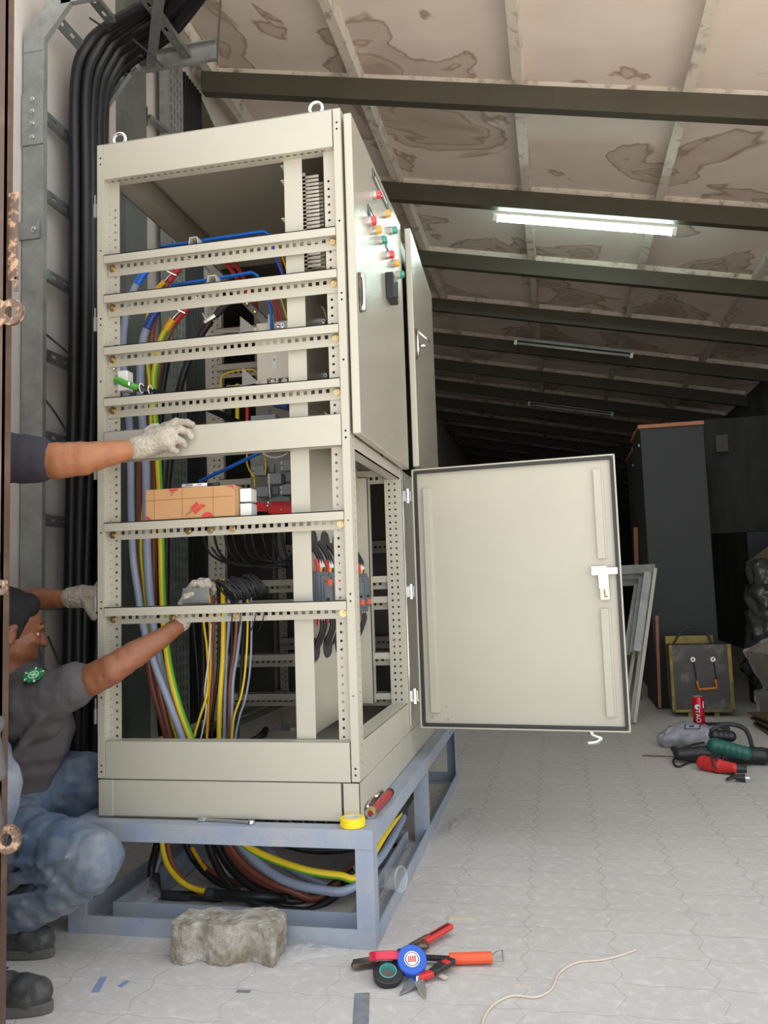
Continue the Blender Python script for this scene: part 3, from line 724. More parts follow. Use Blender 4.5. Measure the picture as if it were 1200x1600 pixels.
# relays
def box_at(p, w_, h_, d_, name, m_, **k):
    return MB().box((p[0], p[1], p[2]-h_), (p[0]+w_, p[1]+d_, p[2])).build(name, m_, CB, **k)
for p, w_, h_ in (((-.451,.420,1.394),.036,.036), ((-.413,.460,1.402),.022,.032), ((-.347,.420,1.408),.040,.040), ((-.397,.420,1.362),.044,.038), ((-.352,.460,1.369),.020,.036),
                  ((-.445,.420,1.317),.044,.036), ((-.403,.460,1.322),.024,.030), ((-.351,.420,1.321),.044,.036), ((-.390,.420,1.276),.066,.028)):
    r_ = box_at(p, w_, h_, .05, 'relay', RELAY, bevel=.003)
    MB().box((p[0]-.010, p[1]+.01, p[2]-h_*.9), (p[0], p[1]+.05, p[2]-h_*.1)).build('relay_base', ALU, r_)
    MB().ball((p[0]-.006, p[1]+.008, p[2]-h_*.5), .003, 6).build('screw', INK, r_)
MB().box(((-.485,.480,1.405)[0], .475, (-.481,.480,1.237)[2]), (-.20, .48, (-.477,.480,1.439)[2])).build('relay_plate', GALVD, CB)
for p, q in (((-.442,.360,1.247), (-.383,.360,1.237)), ((-.378,.360,1.232), (-.283,.360,1.219)), ((-.383,.400,1.247), (-.300,.400,1.243))):
    MB().bar(p, q, .006, .030).build('busbar', REDP, CB)
for p in ((-.379,.350,1.242), (-.330,.350,1.225), (-.377,.350,1.253)):
    MB().ball(p, .004, 8).build('bolt', CHROME, CB)
# two white insulators on the fifth bar
for k in range(2):
    p = (-.349,.030,1.254)
    z = 1.1785+k*.045
    MB().box((p[0]-.004, .035, z), (p[0]+.032, .085, z+.040)).build('insulator', WHITEP, CB, bevel=.003)
# earth clamp plate on the left post with its green tape and black tail
MB().box((-.745, .022, 1.592), (-.712, .060, 1.655)).build('clamp_bracket', WHITEP, CB, bevel=.002)
for z_ in (1.655, 1.615):
    MB().tube([(-.758, .024, z_), (-.752, .012, z_+.006), (-.747, .024, z_+.001)], .003, 6).build('bolt', CHROME, CB)
ec = tag(MB().tube([(-.738,.000,1.622), (-.695,-.004,1.601), (-.665,.005,1.591)], .0105, 10).build('earth_cable', GRNTAPE), 'green taped cable end with black tail bolted to the left post', 'cable')
MB().tube([(-.670,.005,1.593), (-.644,.030,1.583), (-.615,.100,1.584), (-.579,.200,1.582), (-.532,.300,1.562), (-.492,.400,1.541)], .012, 8).build('cable_tail', BLACKC, ec, smooth=True)
MB().ball((-.686,-.012,1.600), .007, 8).build('bolt', CHROME, ec)
for p in ((-.652,.000,1.588), (-.633,.020,1.585)):
    MB().tube([(Vector(p)+V(0, .014*math.cos(t), .014*math.sin(t)))[:] for t in [PI*k/5 for k in range(10)]], .0016, 6, closed=True).build('cable_tie', WHITEP, ec)

# ------------------------------------------------------------ large cables in the left of the cabinet
def cable(pts, r, m_, label, group=None, sleeve=None, lug=None, name='power_cable', stripe=None, n=12):
    mats = [m_] + ([GRNC] if stripe else [])
    o = MB().tube(pts, r, n, stripe=(stripe, 1) if stripe else None).build(name, mats, smooth=True, loc=pts[-1])
    tag(o, label, 'cable', group)
    if sleeve:
        MB().tube(sleeve[1:], r+.002, 10).build('sleeve', sleeve[0], o, smooth=True)
    if lug:
        MB().tube(lug, r*.75, 8, flat=.6).build('cable_lug', CHROME, o, smooth=True)
        MB().cyl(Vector(lug[-1])+V(-.012,-.012,.008), Vector(lug[-1])+V(.014,.006,-.004), .004, 8).build('bolt', CHROME, o)
    return o
GB = None
cable([(-.752,.200,2.031), (-.788,.200,1.979), (-.814,.200,1.904), (-.826,.200,1.795), (-.820,.200,1.662), (-.804,.200,1.530), (-.800,.200,1.379), (-.799,.200,1.230), (-.793,.200,1.082), (-.775,.200,.956), (-.758,.200,.852), (-.718,.200,.728), (-.668,.200,.606), (-.621,.200,.482), (-.62,.22,.40)], .0115, GREYC,
      'grey-blue power cable at the far left of the open cabinet, with a bright blue sleeve', sleeve=(BLUEP, (-.773,.200,2.002), (-.757,.200,2.025), (-.731,.200,2.056)), lug=[(-.731,.200,2.056), (-.702,.200,2.070), (-.684,.200,2.081)])
cable([(-.768,.260,1.874), (-.788,.260,1.808), (-.796,.260,1.675), (-.788,.260,1.541), (-.777,.260,1.408), (-.776,.260,1.234), (-.774,.260,1.104), (-.764,.260,.933), (-.746,.260,.806), (-.716,.260,.680), (-.674,.260,.577), (-.630,.260,.470), (-.60,.28,.40)], .0135, GREYC,
      'grey-blue power cable second from the left, with a dark blue sleeve', sleeve=(BLUED, (-.771,.260,1.865), (-.754,.260,1.900), (-.732,.260,1.929)), lug=[(-.732,.260,1.929), (-.715,.260,1.941), (-.696,.260,1.957)])
cable([(-.711,.300,2.041), (-.735,.300,1.993), (-.765,.300,1.909), (-.781,.300,1.774), (-.791,.300,1.639), (-.812,.300,1.483), (-.822,.300,1.328), (-.821,.300,1.129), (-.815,.300,.955), (-.802,.300,.804), (-.780,.300,.655), (-.749,.300,.550), (-.720,.300,.458), (-.70,.32,.40)], .0110, BROWNC,
      'brown power cable with the upper red sleeve, left of the yellow-green ones', sleeve=(REDP, (-.708,.300,2.041), (-.691,.300,2.062), (-.667,.300,2.085)), lug=[(-.667,.300,2.085), (-.650,.300,2.101), (-.635,.300,2.115)])
cable([(-.730,.280,2.018), (-.759,.280,1.970), (-.779,.280,1.904), (-.784,.280,1.814), (-.771,.280,1.677), (-.767,.280,1.543), (-.780,.280,1.389), (-.798,.280,1.236), (-.806,.280,1.106), (-.797,.280,.998), (-.780,.280,.848), (-.746,.280,.699), (-.715,.280,.595), (-.673,.280,.462), (-.66,.36,.40)], .0068, YELC,
      'thin yellow-green earth cable left of the thick one, with a yellow sleeve', stripe=(0,1,2,3,4), sleeve=(YELP, (-.742,.280,2.007), (-.730,.280,2.020), (-.713,.280,2.034)), lug=[(-.713,.280,2.034), (-.696,.280,2.050), (-.686,.280,2.058)])
cable([(-.693,.320,1.904), (-.718,.320,1.865), (-.747,.320,1.803), (-.765,.320,1.709), (-.778,.320,1.597), (-.777,.320,1.417), (-.779,.320,1.239), (-.782,.320,1.107), (-.783,.320,.954), (-.774,.300,.847), (-.753,.280,.699), (-.733,.280,.595), (-.698,.280,.462), (-.68,.30,.40)], .0120, BROWNC,
      'brown power cable with the lower red sleeve, beside the thick yellow-green cable', sleeve=(REDP, (-.698,.320,1.900), (-.678,.320,1.923), (-.649,.320,1.945)), lug=[(-.649,.320,1.945), (-.630,.320,1.959), (-.611,.320,1.978)])
cable([(-.712,.300,1.876), (-.737,.300,1.838), (-.754,.300,1.771), (-.767,.300,1.682), (-.761,.300,1.546), (-.742,.280,1.409), (-.736,.280,1.277), (-.733,.280,1.125), (-.730,.280,.953), (-.702,.240,.827), (-.675,.220,.705), (-.641,.220,.583), (-.598,.220,.478), (-.58,.24,.40)], .0115, YELC,
      'thick yellow-green earth cable running down the left of the cabinet', stripe=(0,1,2,3,4), sleeve=(YELP, (-.720,.300,1.868), (-.708,.300,1.885), (-.693,.300,1.904)), lug=[(-.693,.300,1.904), (-.678,.300,1.919), (-.664,.300,1.928)])
for pts, l in (([(-.577,.360,1.909), (-.611,.360,1.866), (-.651,.360,1.801), (-.688,.360,1.712), (-.721,.380,1.628), (-.741,.400,1.518), (-.778,.420,1.339), (-.796,.440,1.020), (-.827,.500,.451), (-.72,.55,.42)], 'black power cable with a black sleeve and shiny lug near the ivory breaker'),
               ([(-.773,.420,1.805), (-.792,.420,1.713), (-.803,.420,1.596), (-.828,.460,1.346), (-.851,.500,1.023), (-.872,.550,.419), (-.76,.56,.42)], 'black power cable directly behind the brown ones, left of the perforated tray')):
    o = cable(pts, .0125, BLACKC, l)
    if 'lug' in l:
        MB().tube([(-.562,.360,1.922), (-.540,.360,1.942), (-.518,.360,1.963), (-.499,.360,1.970), (-.475,.360,1.972)], .0125, 8).build('sleeve', RUBBER, o, smooth=True)
        MB().cyl((-.597,.350,1.899), (-.556,.350,1.920), .011, 8).build('cable_lug', CHROME, o)
        MB().cyl((-.603,.345,1.932), (-.587,.340,1.904), .0035, 6).build('bolt', CHROME, o)
# thinner cables below the last cross bar
TH = [('thin yellow cable left of the lower bundle, curving away to the left', YELC, .0042, [(-.594,.300,1.002), (-.593,.300,.864), (-.583,.300,.779), (-.571,.280,.677), (-.570,.260,.617), (-.591,.250,.548), (-.614,.250,.477)]),
 ('brown cable of the lower bundle beside the leftmost thin yellow one', BROWNC, .0062, [(-.566,.320,1.001), (-.566,.320,.862), (-.574,.320,.735), (-.576,.320,.609), (-.604,.320,.453)]),
 ('ochre cable of the lower bundle, third from its left', YELP, .0050, [(-.571,.300,1.001), (-.571,.300,.863), (-.571,.300,.716), (-.579,.300,.612), (-.588,.300,.457)]),
 ('thick yellow cable in the middle of the lower bundle', YELC, .0085, [(-.515,.280,.999), (-.515,.280,.863), (-.519,.280,.738), (-.530,.280,.614), (-.537,.280,.461)]),
 ('grey-blue cable right of the thick yellow cable', GREYC, .0062, [(-.503,.300,.999), (-.503,.300,.862), (-.514,.300,.757), (-.520,.300,.632), (-.527,.300,.457)]),
 ('brown cable right of the thick yellow cable', BROWNC, .0068, [(-.468,.280,.997), (-.468,.280,.862), (-.478,.280,.758), (-.494,.280,.655), (-.501,.280,.461)]),
 ('thin grey-blue cable tied against the brown one, right half of the lower bundle', GREYC, .0055, [(-.448,.270,.997), (-.450,.270,.862), (-.463,.270,.759), (-.481,.270,.656), (-.488,.270,.463)]),
 ('thin yellow cable in the right half of the lower bundle', YELC, .0038, [(-.418,.250,.996), (-.418,.250,.862), (-.428,.250,.719), (-.444,.250,.628), (-.470,.250,.558), (-.482,.250,.467)]),
 ('thin grey-blue cable at the right end of the lower bundle', GREYC, .0036, [(-.401,.240,.995), (-.401,.240,.862), (-.408,.240,.720), (-.426,.240,.619), (-.448,.240,.559), (-.467,.240,.469)]),
 ('pale grey wire curving down at the left of the lower bundle', WHITEP, .0026, [(-.553,.270,.854), (-.564,.270,.740), (-.579,.270,.637), (-.575,.270,.575), (-.597,.270,.473)])]
for l, m_, r_, pts in TH: cable(pts, r_, m_, l, n=8, name='control_cable')
bl = [[(-.625,.360,1.003), (-.625,.360,.840), (-.623,.360,.668), (-.649,.360,.445)], [(-.552,.330,1.000), (-.550,.330,.840), (-.557,.330,.692), (-.577,.330,.566), (-.585,.330,.451)],
      [(-.493,.310,.998), (-.496,.310,.840), (-.505,.310,.693), (-.520,.310,.590), (-.532,.310,.455)], [(-.449,.300,.997), (-.452,.300,.839), (-.461,.300,.715), (-.472,.300,.591), (-.483,.300,.458)],
      [(-.703,.450,1.006), (-.698,.450,.837), (-.685,.450,.658), (-.681,.450,.428)]]
for pts, l in zip(bl, ('black cable just left of the lowest bundle\'s leftmost yellow cable', 'black cable immediately left of the thick yellow cable, lower bay', 'black cable immediately right of the thick yellow cable, lower bay', 'black cable hanging beside the thin yellow cable, right half of the lower bundle', 'black cable hanging farthest left and behind the lower bundle')): cable(pts, .0062, BLACKC, l, group='black cables of the lower bundle', n=8, name='control_cable')
TN = ['leftmost', 'second from the left', 'third from the left', 'rightmost']
for pts in ([(-.373,.012,.898), (-.375,.012,.868), (-.393,.050,.833)], [(-.347,.012,.899), (-.349,.012,.868), (-.375,.060,.832)], [(-.297,.012,.900), (-.306,.012,.866), (-.335,.060,.840)], [(-.272,.012,.901), (-.280,.012,.868), (-.311,.060,.840)]):
    tag(MB().tube(pts, .0018, 6).build('cable_tie', BLACKP), 'thin black tie on the lowest cross bar, %s of the four' % TN.pop(0), 'cable tie', 'ties hanging from the lowest cross bar')
# thick black conduit lying on the cabinet floor
cable([(-.609,.620,.393), (-.544,.600,.416), (-.514,.620,.435), (-.516,.660,.446)], .013, BLACKC, 'short thick black conduit bending up from the cabinet floor', name='conduit')

# hanging black control cables behind the fifth bar
for i in range(11):
    x0 = -.62+.035*i; d = .006*((i*7) % 5)
    z0 = 1.145
    pts = [(x0, .36+d, z0+.02), (x0+.03, .34+d, z0-.05-.004*i), (x0+.10, .33, 1.055-.006*(i % 4)), (x0+.22 if x0 < -.45 else -.33, .36, 1.04), (-.24, .42+d, 1.075+.006*i)]
    cable(pts, .0045, BLACKC, 'slack black control cable sagging under the bar with the cardboard box', group='slack black cables in the middle of the cabinet', n=6, name='control_cable')
cable([(-.562,.300,1.108), (-.529,.300,1.070), (-.461,.300,1.042), (-.383,.300,1.037), (-.317,.300,1.040), (-.284,.320,1.033)], .0035, BLACKC, 'single grey-black wire crossing the sagging cables', n=6, name='control_cable')

# coil of black cable lying on the lowest bar
pts = []
for i in range(15*12):
    t = i/12; a_ = 2*PI*t
    base = Vector((-.431,.100,.957)).lerp(Vector((-.368,.220,.980)), t/15)
    rx = .044+.004*math.sin(t*2.3)
    pts.append(base + V(.35, -.2, 0)*0 + V(.3,-.9,0).normalized()*rx*.55*math.cos(a_) + Z*rx*.66*math.sin(a_) + X*.034*math.cos(a_+.8+.25*math.sin(t*3.1)) + V(.0,.004,.004)*math.sin(t*5.3))
coil = MB(); coil.tube(pts, .0040, 6, smooth=False)
coil = tag(coil.build('cable_coil', RUBBER, smooth=True, loc=pts[0]), 'coiled bundle of black cable resting on the lowest cross bar', 'cable coil')
for k_ in (.3, .75):
    c0 = Vector((-.431,.100,.957)).lerp(Vector((-.368,.220,.980)), k_)
    MB().tube([c0 + V(.12,-.34,0).normalized()*.034*math.cos(t) + Z*.034*math.sin(t) for t in [2*PI*q/10 for q in range(10)]], .0016, 5, closed=True).build('cable_tie', BLACKP, coil)
# metal bracket held by the glove
m = MB(); p = Vector((-.539,.035,.924)); q = Vector((-.464,.035,.972))
m.box((p.x, .032, p.z+.002), (q.x+.01, .034, q.z)).box((p.x, .034, p.z), (q.x+.01, .075, p.z+.002)).box((p.x, .034, p.z), (p.x+.002, .06, q.z))
mb_ = tag(m.build('metal_bracket', GALV, bevel=.0006), 'small bent galvanised bracket held by the gloved hand on the lowest bar', 'bracket')
MB().box((p.x+.022, .0312, p.z+.018), (p.x+.032, .032, p.z+.026)).build('slot', GALVD, mb_)
MB().ball((p.x+.008, .0315, p.z+.028), .0025, 6).build('rivet', CHROME, mb_)

# cardboard box on the fifth bar
bx = thing('cardboard_box', 'long brown cardboard box with red print standing on a cross bar', 'box', (-.49, .04, 1.1785))
bz0, bz1, bxa, bxb, by0, by1 = 1.1788, 1.272, -.641, -.356, .0, .085
MB().box((bxa, by0, bz0), (bxb, by1, bz1)).build('carton', CARD, bx, bevel=.002)
m = MB()
for xx in (-.612, -.521, -.422): m.box((xx-.0007, by0-.0006, bz0+.001), (xx+.0007, by0, bz1-.002))
m.box((bxa+.002, by0-.0006, bz1-.034), (bxb-.002, by0, bz1-.0326))
m.build('printed_lines', INKBR, bx)
m = MB(); R_ = Matrix.Rotation(math.radians(-38), 3, 'Y')
c = V(-.472, by0-.0005, bz0+.030)
m.prism([(-.018,.004),(.010,.004),(.010,.016),(-.018,.016)], c, R_@X, R_@Z, (0,-.0006,0))
m.prism([(-.018,-.010),(.010,-.010),(.010,.001),(-.018,.001)], c, R_@X, R_@Z, (0,-.0006,0))
m.prism([(.012,-.012),(.026,-.012),(.012,.006)], c, R_@X, R_@Z, (0,-.0006,0))
m.prism([(.018*math.cos(t), .014*math.sin(t)) for t in [PI*k/8 for k in range(9)]], (-.441, by0-.0005, bz0+.002), X, Z, (0,-.0006,0))
m.prism([(.016*math.cos(t), .012*math.sin(t)) for t in [PI/2*k/5 for k in range(6)]]+[(0,0)], (bxa+.001, by0-.0005, bz0+.001), X, Z, (0,-.0006,0))
m.prism([(.016*math.cos(t), -.008*math.sin(t)) for t in [PI*k/8 for k in range(9)]], (-.549, by0-.0005, bz1-.002), X, Z, (0,-.0006,0))
m.prism([(-.026,0),(0,0),(0,-.012),(-.006,-.004)], (bxb-.002, by0-.0005, bz1-.002), X, Z, (0,-.0006,0))
m.build('logo', REDINK, bx)
text('lettering', 'MAKI', .013, (-.497, by0-.0008, bz0+.018), R_@X, R_@Z, INKBR, bx)
text('lettering', 'CP', .012, (-.553, by0-.0008, bz1-.016), R_@X, R_@Z, INKBR, bx)
mk = thing('marker_pen', 'white marker pen with black cap lying on the cardboard box', 'pen', (-.49, .03, 1.272))
MB().cyl((-.530, .02, 1.2795), (-.450, .025, 1.2795), .0068, 12).build('barrel', WHITEP, mk, smooth=True)
MB().cyl((-.450, .025, 1.2795), (-.414, .027, 1.2795), .0062, 12).build('pen_cap', BLACKP, mk, smooth=True)
text('lettering', 'Marker', .008, (-.505, .0135, 1.281), X, Z, INK, mk)
text('lettering', 'Paint', .007, (-.472, .0155, 1.281), X, Z, REDINK, mk)

# ------------------------------------------------------------ cables lying under the cabinet inside the stand
UN = [('yellow cable looping down at the left under the cabinet', YELC, .0085, [(-.717,.240,.196), (-.717,.240,.146), (-.690,.220,.100), (-.641,.200,.064), (-.589,.190,.044), (-.538,.180,.040)]),
 ('brown cable looping beneath the left yellow one under the cabinet', BROWNC, .0085, [(-.714,.270,.187), (-.700,.250,.124), (-.664,.230,.078), (-.607,.210,.040), (-.538,.180,.029)]),
 ('grey-blue cable at the far left under the cabinet, entering a black wrap', GREYC, .008, [(-.729,.300,.178), (-.743,.290,.120), (-.761,.280,.066), (-.745,.240,.036)]),
 ('thick black cable joint wrapped with tape under the cabinet', BLACKC, .0165, [(-.543,.180,.034), (-.494,.180,.032), (-.407,.170,.034), (-.339,.180,.031), (-.282,.250,.003)]),
 ('black cable bending round the lower left of the loops', BLACKC, .0125, [(-.745,.260,.153), (-.764,.260,.088), (-.758,.240,.039), (-.723,.210,.016), (-.663,.200,.018), (-.577,.200,.018), (-.501,.220,.006)]),
 ('lower black cable sweeping across under the cabinet', BLACKC, .0125, [(-.599,.300,.178), (-.549,.260,.106), (-.471,.200,.051), (-.373,.160,.019), (-.272,.160,.005), (-.195,.200,.001), (-.10,.35,.05), (-.09,.9,.05)]),
 ('second black cable sweeping across under the cabinet', BLACKC, .0130, [(-.590,.340,.166), (-.529,.300,.093), (-.434,.240,.048), (-.333,.220,.021), (-.237,.240,.008), (-.10,.40,.07), (-.10,1.0,.06)]),
 ('upper brown cable sweeping right under the cabinet', BROWNC, .0110, [(-.532,.300,.179), (-.469,.260,.118), (-.374,.220,.073), (-.274,.200,.046), (-.186,.240,.020), (-.10,.45,.09), (-.08,1.0,.08)]),
 ('lower brown cable just above the black ones', BROWNC, .0100, [(-.569,.360,.161), (-.507,.320,.088), (-.407,.280,.035), (-.299,.240,.015), (-.202,.260,-.007), (-.12,.5,.06)]),
 ('thick grey-blue cable sweeping to the right leg', GREYC, .0140, [(-.497,.280,.186), (-.455,.260,.154), (-.383,.220,.114), (-.287,.180,.082), (-.171,.160,.068), (-.082,.180,.068), (-.03,.40,.10), (-.05,.9,.09)]),
 ('second grey-blue cable behind the thick one', GREYC, .0115, [(-.439,.400,.120), (-.352,.340,.080), (-.254,.300,.050), (-.150,.300,.038), (-.06,.5,.12), (-.06,1.0,.11)]),
 ('thick yellow-green cable sweeping right at the top of the bundle', YELC, .0115, [(-.447,.200,.203), (-.394,.180,.172), (-.309,.160,.148), (-.203,.140,.128), (-.108,.150,.114), (-.062,.200,.099), (-.03,.45,.15), (-.04,.9,.13)]),
 ('short ochre cable end pointing down in the middle of the loops', YELP, .0065, [(-.663,.340,.117), (-.627,.320,.084), (-.596,.300,.065)]),
 ('brown cable entering from the left behind the loops', BROWNC, .010, [(-.680,.400,.067), (-.605,.360,.037), (-.518,.340,.014), (-.441,.340,.001)]),
 ('black cable crossing behind the yellow loop', BLACKC, .010, [(-.725,.400,.145), (-.682,.380,.073), (-.596,.340,.023), (-.499,.320,-.012)])]
for l, m_, r_, pts in UN:
    o = cable(pts, r_, m_, l, stripe=(0,1,2,3) if 'yellow-green' in l else None, n=10)
    if 'joint' in l:
        MB().cyl((-.537,.178,.035), (-.512,.178,.034), .0185, 12).build('tape_wrap', RUBBER, o)
    if 'far left' in l:
        MB().tube([(-.753,.260,.053), (-.726,.220,.020), (-.681,.200,.017), (-.599,.200,.017)], .0145, 10).build('tape_wrap', RUBBER, o, smooth=True)
for i in range(6):
    y_ = .34+.06*i
    cable([(-.55+.03*i, y_+.1, .30), (-.40+.02*i, y_, .17-.012*i), (-.22, y_-.02, .13+.02*(i%3)), (-.05, y_+.05, .15+.02*(i % 3)), (-.04, y_+.6, .13)], .013, BLACKC, 'thick black cable lying behind the coloured ones under the cabinet', group='black cables under the cabinet')

# ------------------------------------------------------------ cable ladder on the left wall
LD = thing('cable_ladder', 'galvanised cable ladder climbing the left wall and bending out over the cabinet', 'cable tray', (-1.35, .68, 0))
def path_rail(y, s):
    m = MB(); P = [(-1.345, 0.0), (-1.345, 3.16), (-1.21, 3.325), (-.80 if y > .7 else -.56, 3.325)]
    for i in range(3):
        a = V(P[i][0], y, P[i][1]); b = V(P[i+1][0], y, P[i+1][1]); d = (b-a).normalized(); n_ = V(d.z, 0, -d.x)
        a -= d*(.018 if i else 0); b += d*.018
        M = Matrix((n_, Y, d)).transposed(); L = (b-a).length
        m.obox((a+b)/2, (.09, .003, L), M)
        m.obox((a+b)/2+n_*.044+Y*s*.010, (.003, .022, L), M)
        m.obox((a+b)/2-n_*.044+Y*s*.010, (.003, .022, L), M)
    return m.build('side_rail', GALVD, LD)
path_rail(.45, 1); path_rail(.93, -1)
for y_ in (.449, .931):
    MB().prism([(-1.388,3.10),(-1.302,3.10),(-1.297,3.15),(-1.262,3.19),(-1.325,3.245),(-1.388,3.18)], (0, y_-.003, 0), X, Z, (0,.003,0)).build('splice_plate', GALVD, LD)
def rung(c, d):       # slotted strut channel along y at point c, d = direction along the ladder
    m = MB(); c = Vector(c); d = Vector(d).normalized(); n_ = V(d.z, 0, -d.x); L = .47
    o = c + Y*(.455) + n_*.012
    m.sheet(o - d*.02, Y, d, L, .041, [(.0205, [.05+.075*i for i in range(6)], .014, .006, False)])
    for s_ in (-1, 1):
        m.sheet(o + d*.0205*s_, Y, -n_, L, .022, [])
    return m.build('rung', GALV, LD, thick=.002)
for k in range(9): rung((-1.352, 0, .28+.325*k), (0,0,1))
rung((-1.27, 0, 3.25), (1,0,1.1)); 
for x_ in (-1.12, -.92): rung((x_, 0, 3.325), (1,0,0))
MB().box((-1.392, .444, 2.555+.16), (-1.30, .447, 2.93)).build('splice_plate', GALVD, LD)
for zz in (2.745, 2.80, 2.85, 2.90):
    MB().lathe([(0,.010),(.006,.010),(.007,.004),(.010,.004),(.010,0)], (-1.345, .444, zz), (0,-1,0), 10).build('bolt', CHROME, LD)
m = MB().box((-1.40, .442, 2.335), (-1.312, .445, 2.405)).box((-1.42, .38, 2.335), (-1.398, .446, 2.405)); m.build('wall_bracket', GALVD, LD)
MB().lathe([(0,.012),(.005,.012),(.007,.004),(.012,.004),(.012,0)], (-1.335, .442, 2.37), (0,-1,0), 10).build('bolt', CHROME, LD)
# end piece over the cabinet seen from below
m = MB().bar((-.78, .93, 3.30), (-.55, .45, 3.30), .003, .09); m.build('end_plate', GALV, LD)
m = MB().bar((-1.10, .93, 3.29), (-.80, .45, 3.29), .041, .02); m.build('rung', GALV, LD)

# black power cables lying on the ladder
BC = [(-1.300,.655,.0235),(-1.298,.70,.0235),(-1.298,.745,.0235),(-1.298,.79,.0235),(-1.298,.835,.0235),(-1.300,.875,.021),(-1.262,.675,.021),(-1.258,.722,.021),(-1.256,.768,.021),(-1.258,.812,.021)]
for i, (x_, y_, r_) in enumerate(BC):
    w1 = .012*math.sin(i*1.7); w2 = .014*math.cos(i*2.3); o_ = x_+1.345
    pts = [(x_, y_-.06+w2, .02), (x_+w1*.5, y_-.05+w2, .6), (x_+w1, y_-.02+w1, 1.2), (x_, y_, 1.9), (x_-w1*.4, y_+w2*.5, 2.6), (x_, y_+.01, 3.10), (x_+.06, y_+.01, 3.26), (-1.13+o_*.2, y_, 3.325+o_*.5*0+.0), (-.95, y_-.03, 3.36+.02*(i%2)), (-.72, y_-.10-.02*i, 3.40)]
    pts = [(a, b, c) for a, b, c in pts]
    tag(MB().tube(pts, r_, 10).build('riser_cable', BLACKC, smooth=True, loc=pts[0]), 'thick black cable tied to the cable ladder on the left wall', 'cable', 'black riser cables on the ladder')
for p, l in (([(-1.360,.550,1.995), (-1.330,.598,1.959), (-1.280,.618,1.910)], 'black cable tie tail slanting across the ladder below the shiny rung'), ([(-1.360,.544,1.737), (-1.330,.583,1.674), (-1.280,.575,1.602)], 'black cable tie tail just above the upper worker\'s arm'),
             ([(-1.300,.490,.815), (-1.280,.496,.762), (-1.260,.507,.705)], 'black cable tie tail standing up beside the crouching worker\'s face'), ([(-1.300,.544,.462), (-1.280,.555,.416), (-1.260,.569,.366)], 'black cable tie tail beside the crouching worker\'s chest'),
             ([(-1.195,.600,3.322), (-1.143,.600,3.279), (-1.103,.600,3.250)], 'black cable tie tail curling at the ladder bend'), ([(-1.001,.600,3.193), (-.934,.600,3.126), (-.873,.600,3.056)], 'black cable tie tail hanging below the ladder end'), ([(-1.300,.459,.374), (-1.300,.553,.362), (-1.300,.644,.341)], 'thin black cable across the lowest ladder bay')):
    tag(MB().tube(p, .0042, 6).build('cable_tie', BLACKP, loc=p[0]), l, 'cable tie')

# perforated tray and nearby cables on the far part of the wall
PT = thing('perforated_cable_tray', 'grey perforated cable tray standing upright on the left wall behind the cabinet', 'cable tray', (-1.34, 1.68, 0))
m = MB(); L = 3.9
rows = [(.035+.038*j, [.03+.05*i for i in range(76)], .017, .0045, False) for j in range(4)]
m.sheet((-1.315, 1.54, .0), Z, Y, L, .18, rows)
m.sheet((-1.315, 1.54, .0), Z, -X, L, .05, []); m.sheet((-1.315, 1.72, .0), Z, -X, L, .05, [])
m.build('tray', GALVD, PT, thick=.002)
m = MB().box((-1.398, 1.40, 3.34), (-1.36, 1.404, 3.44)).bar((-1.36, 1.40, 3.385), (-1.32, 1.60, 3.385), .04, .02); m.build('wall_bracket', GALV, PT)
for i in range(4):  # black cables added behind the tray so its slots look dark
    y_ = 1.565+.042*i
    tag(MB().tube([(-1.352, y_, .02), (-1.352, y_+.004, 1.3), (-1.352, y_-.003, 2.6), (-1.352, y_, 3.85)], .020, 8).build('riser_cable', BLACKC, smooth=True, loc=(-1.352, y_, 0)), 'black cable added behind the perforated tray to darken its slots', 'cable', 'added black cables behind the perforated tray')
for i in range(7):
    y_ = 1.765+.034*i
    tag(MB().tube([(-1.33, y_, .02), (-1.33+.004*(i%3), y_+.005, 1.3), (-1.33, y_-.004, 2.6), (-1.33, y_, 3.85)], .015, 8).build('riser_cable', BLACKC, smooth=True, loc=(-1.33, y_, 0)), 'thick black cable running up beside the perforated tray', 'cable', 'black riser cables beside the perforated tray')

# ------------------------------------------------------------ brown gate in front on the left
GT = thing('steel_gate', 'brown painted steel gate leaf at the left edge with round eye lugs', 'gate', (-.95, -.70, 0))
MB().box((-1.34, -.694, .06), (-.600, -.690, 2.75)).build('gate_sheet', GATE, GT)
m = MB().box((-.665, -.715, .01), (-.596, -.710, 2.8)).box((-.600, -.715, .01), (-.596, -.690, 2.8)); m.build('gate_stile', GATE, GT)
m = MB().box((-1.345, -.715, .01), (-1.30, -.67, 2.8)); m.build('gate_stile', GATE, GT)
for zz in (.03, 1.40, 2.76): MB().box((-1.30, -.712, zz), (-.655, -.675, zz+.05)).build('gate_rail', GATE, GT)
def eye(z_, tip):
    m = MB(); n = 18; ro, ri = .030, .013; t = .012
    cx = tip-ro; y0_ = -.722
    for yy0, yy1 in ((y0_, y0_+t),):
        k = len(m.v); vs = []; fs = []
        for j in range(n):
            a = 2*PI*j/n
            for r_, y_ in ((ro,yy0),(ri,yy0),(ri,yy1),(ro,yy1)): vs.append((cx+r_*math.cos(a), y_, z_+r_*math.sin(a)*1.0))
        for j in range(n):
            a = 4*j; b = 4*((j+1)%n)
            for q in range(4): fs.append((a+q, b+q, b+(q+1)%4, a+(q+1)%4))
        m.add(vs, fs)
    m.prism([(-.612-cx-.02, -.042), (-.018, -.024), (-.022, .012), (-.018, .026), (-.612-cx-.02, .055)], (cx, y0_+.001, z_), X, Z, (0, t-.002, 0))
    m.build('eye_lug', RUSTY, GT, bevel=.002)
eye(1.583, -.547); eye(.462, -.545)
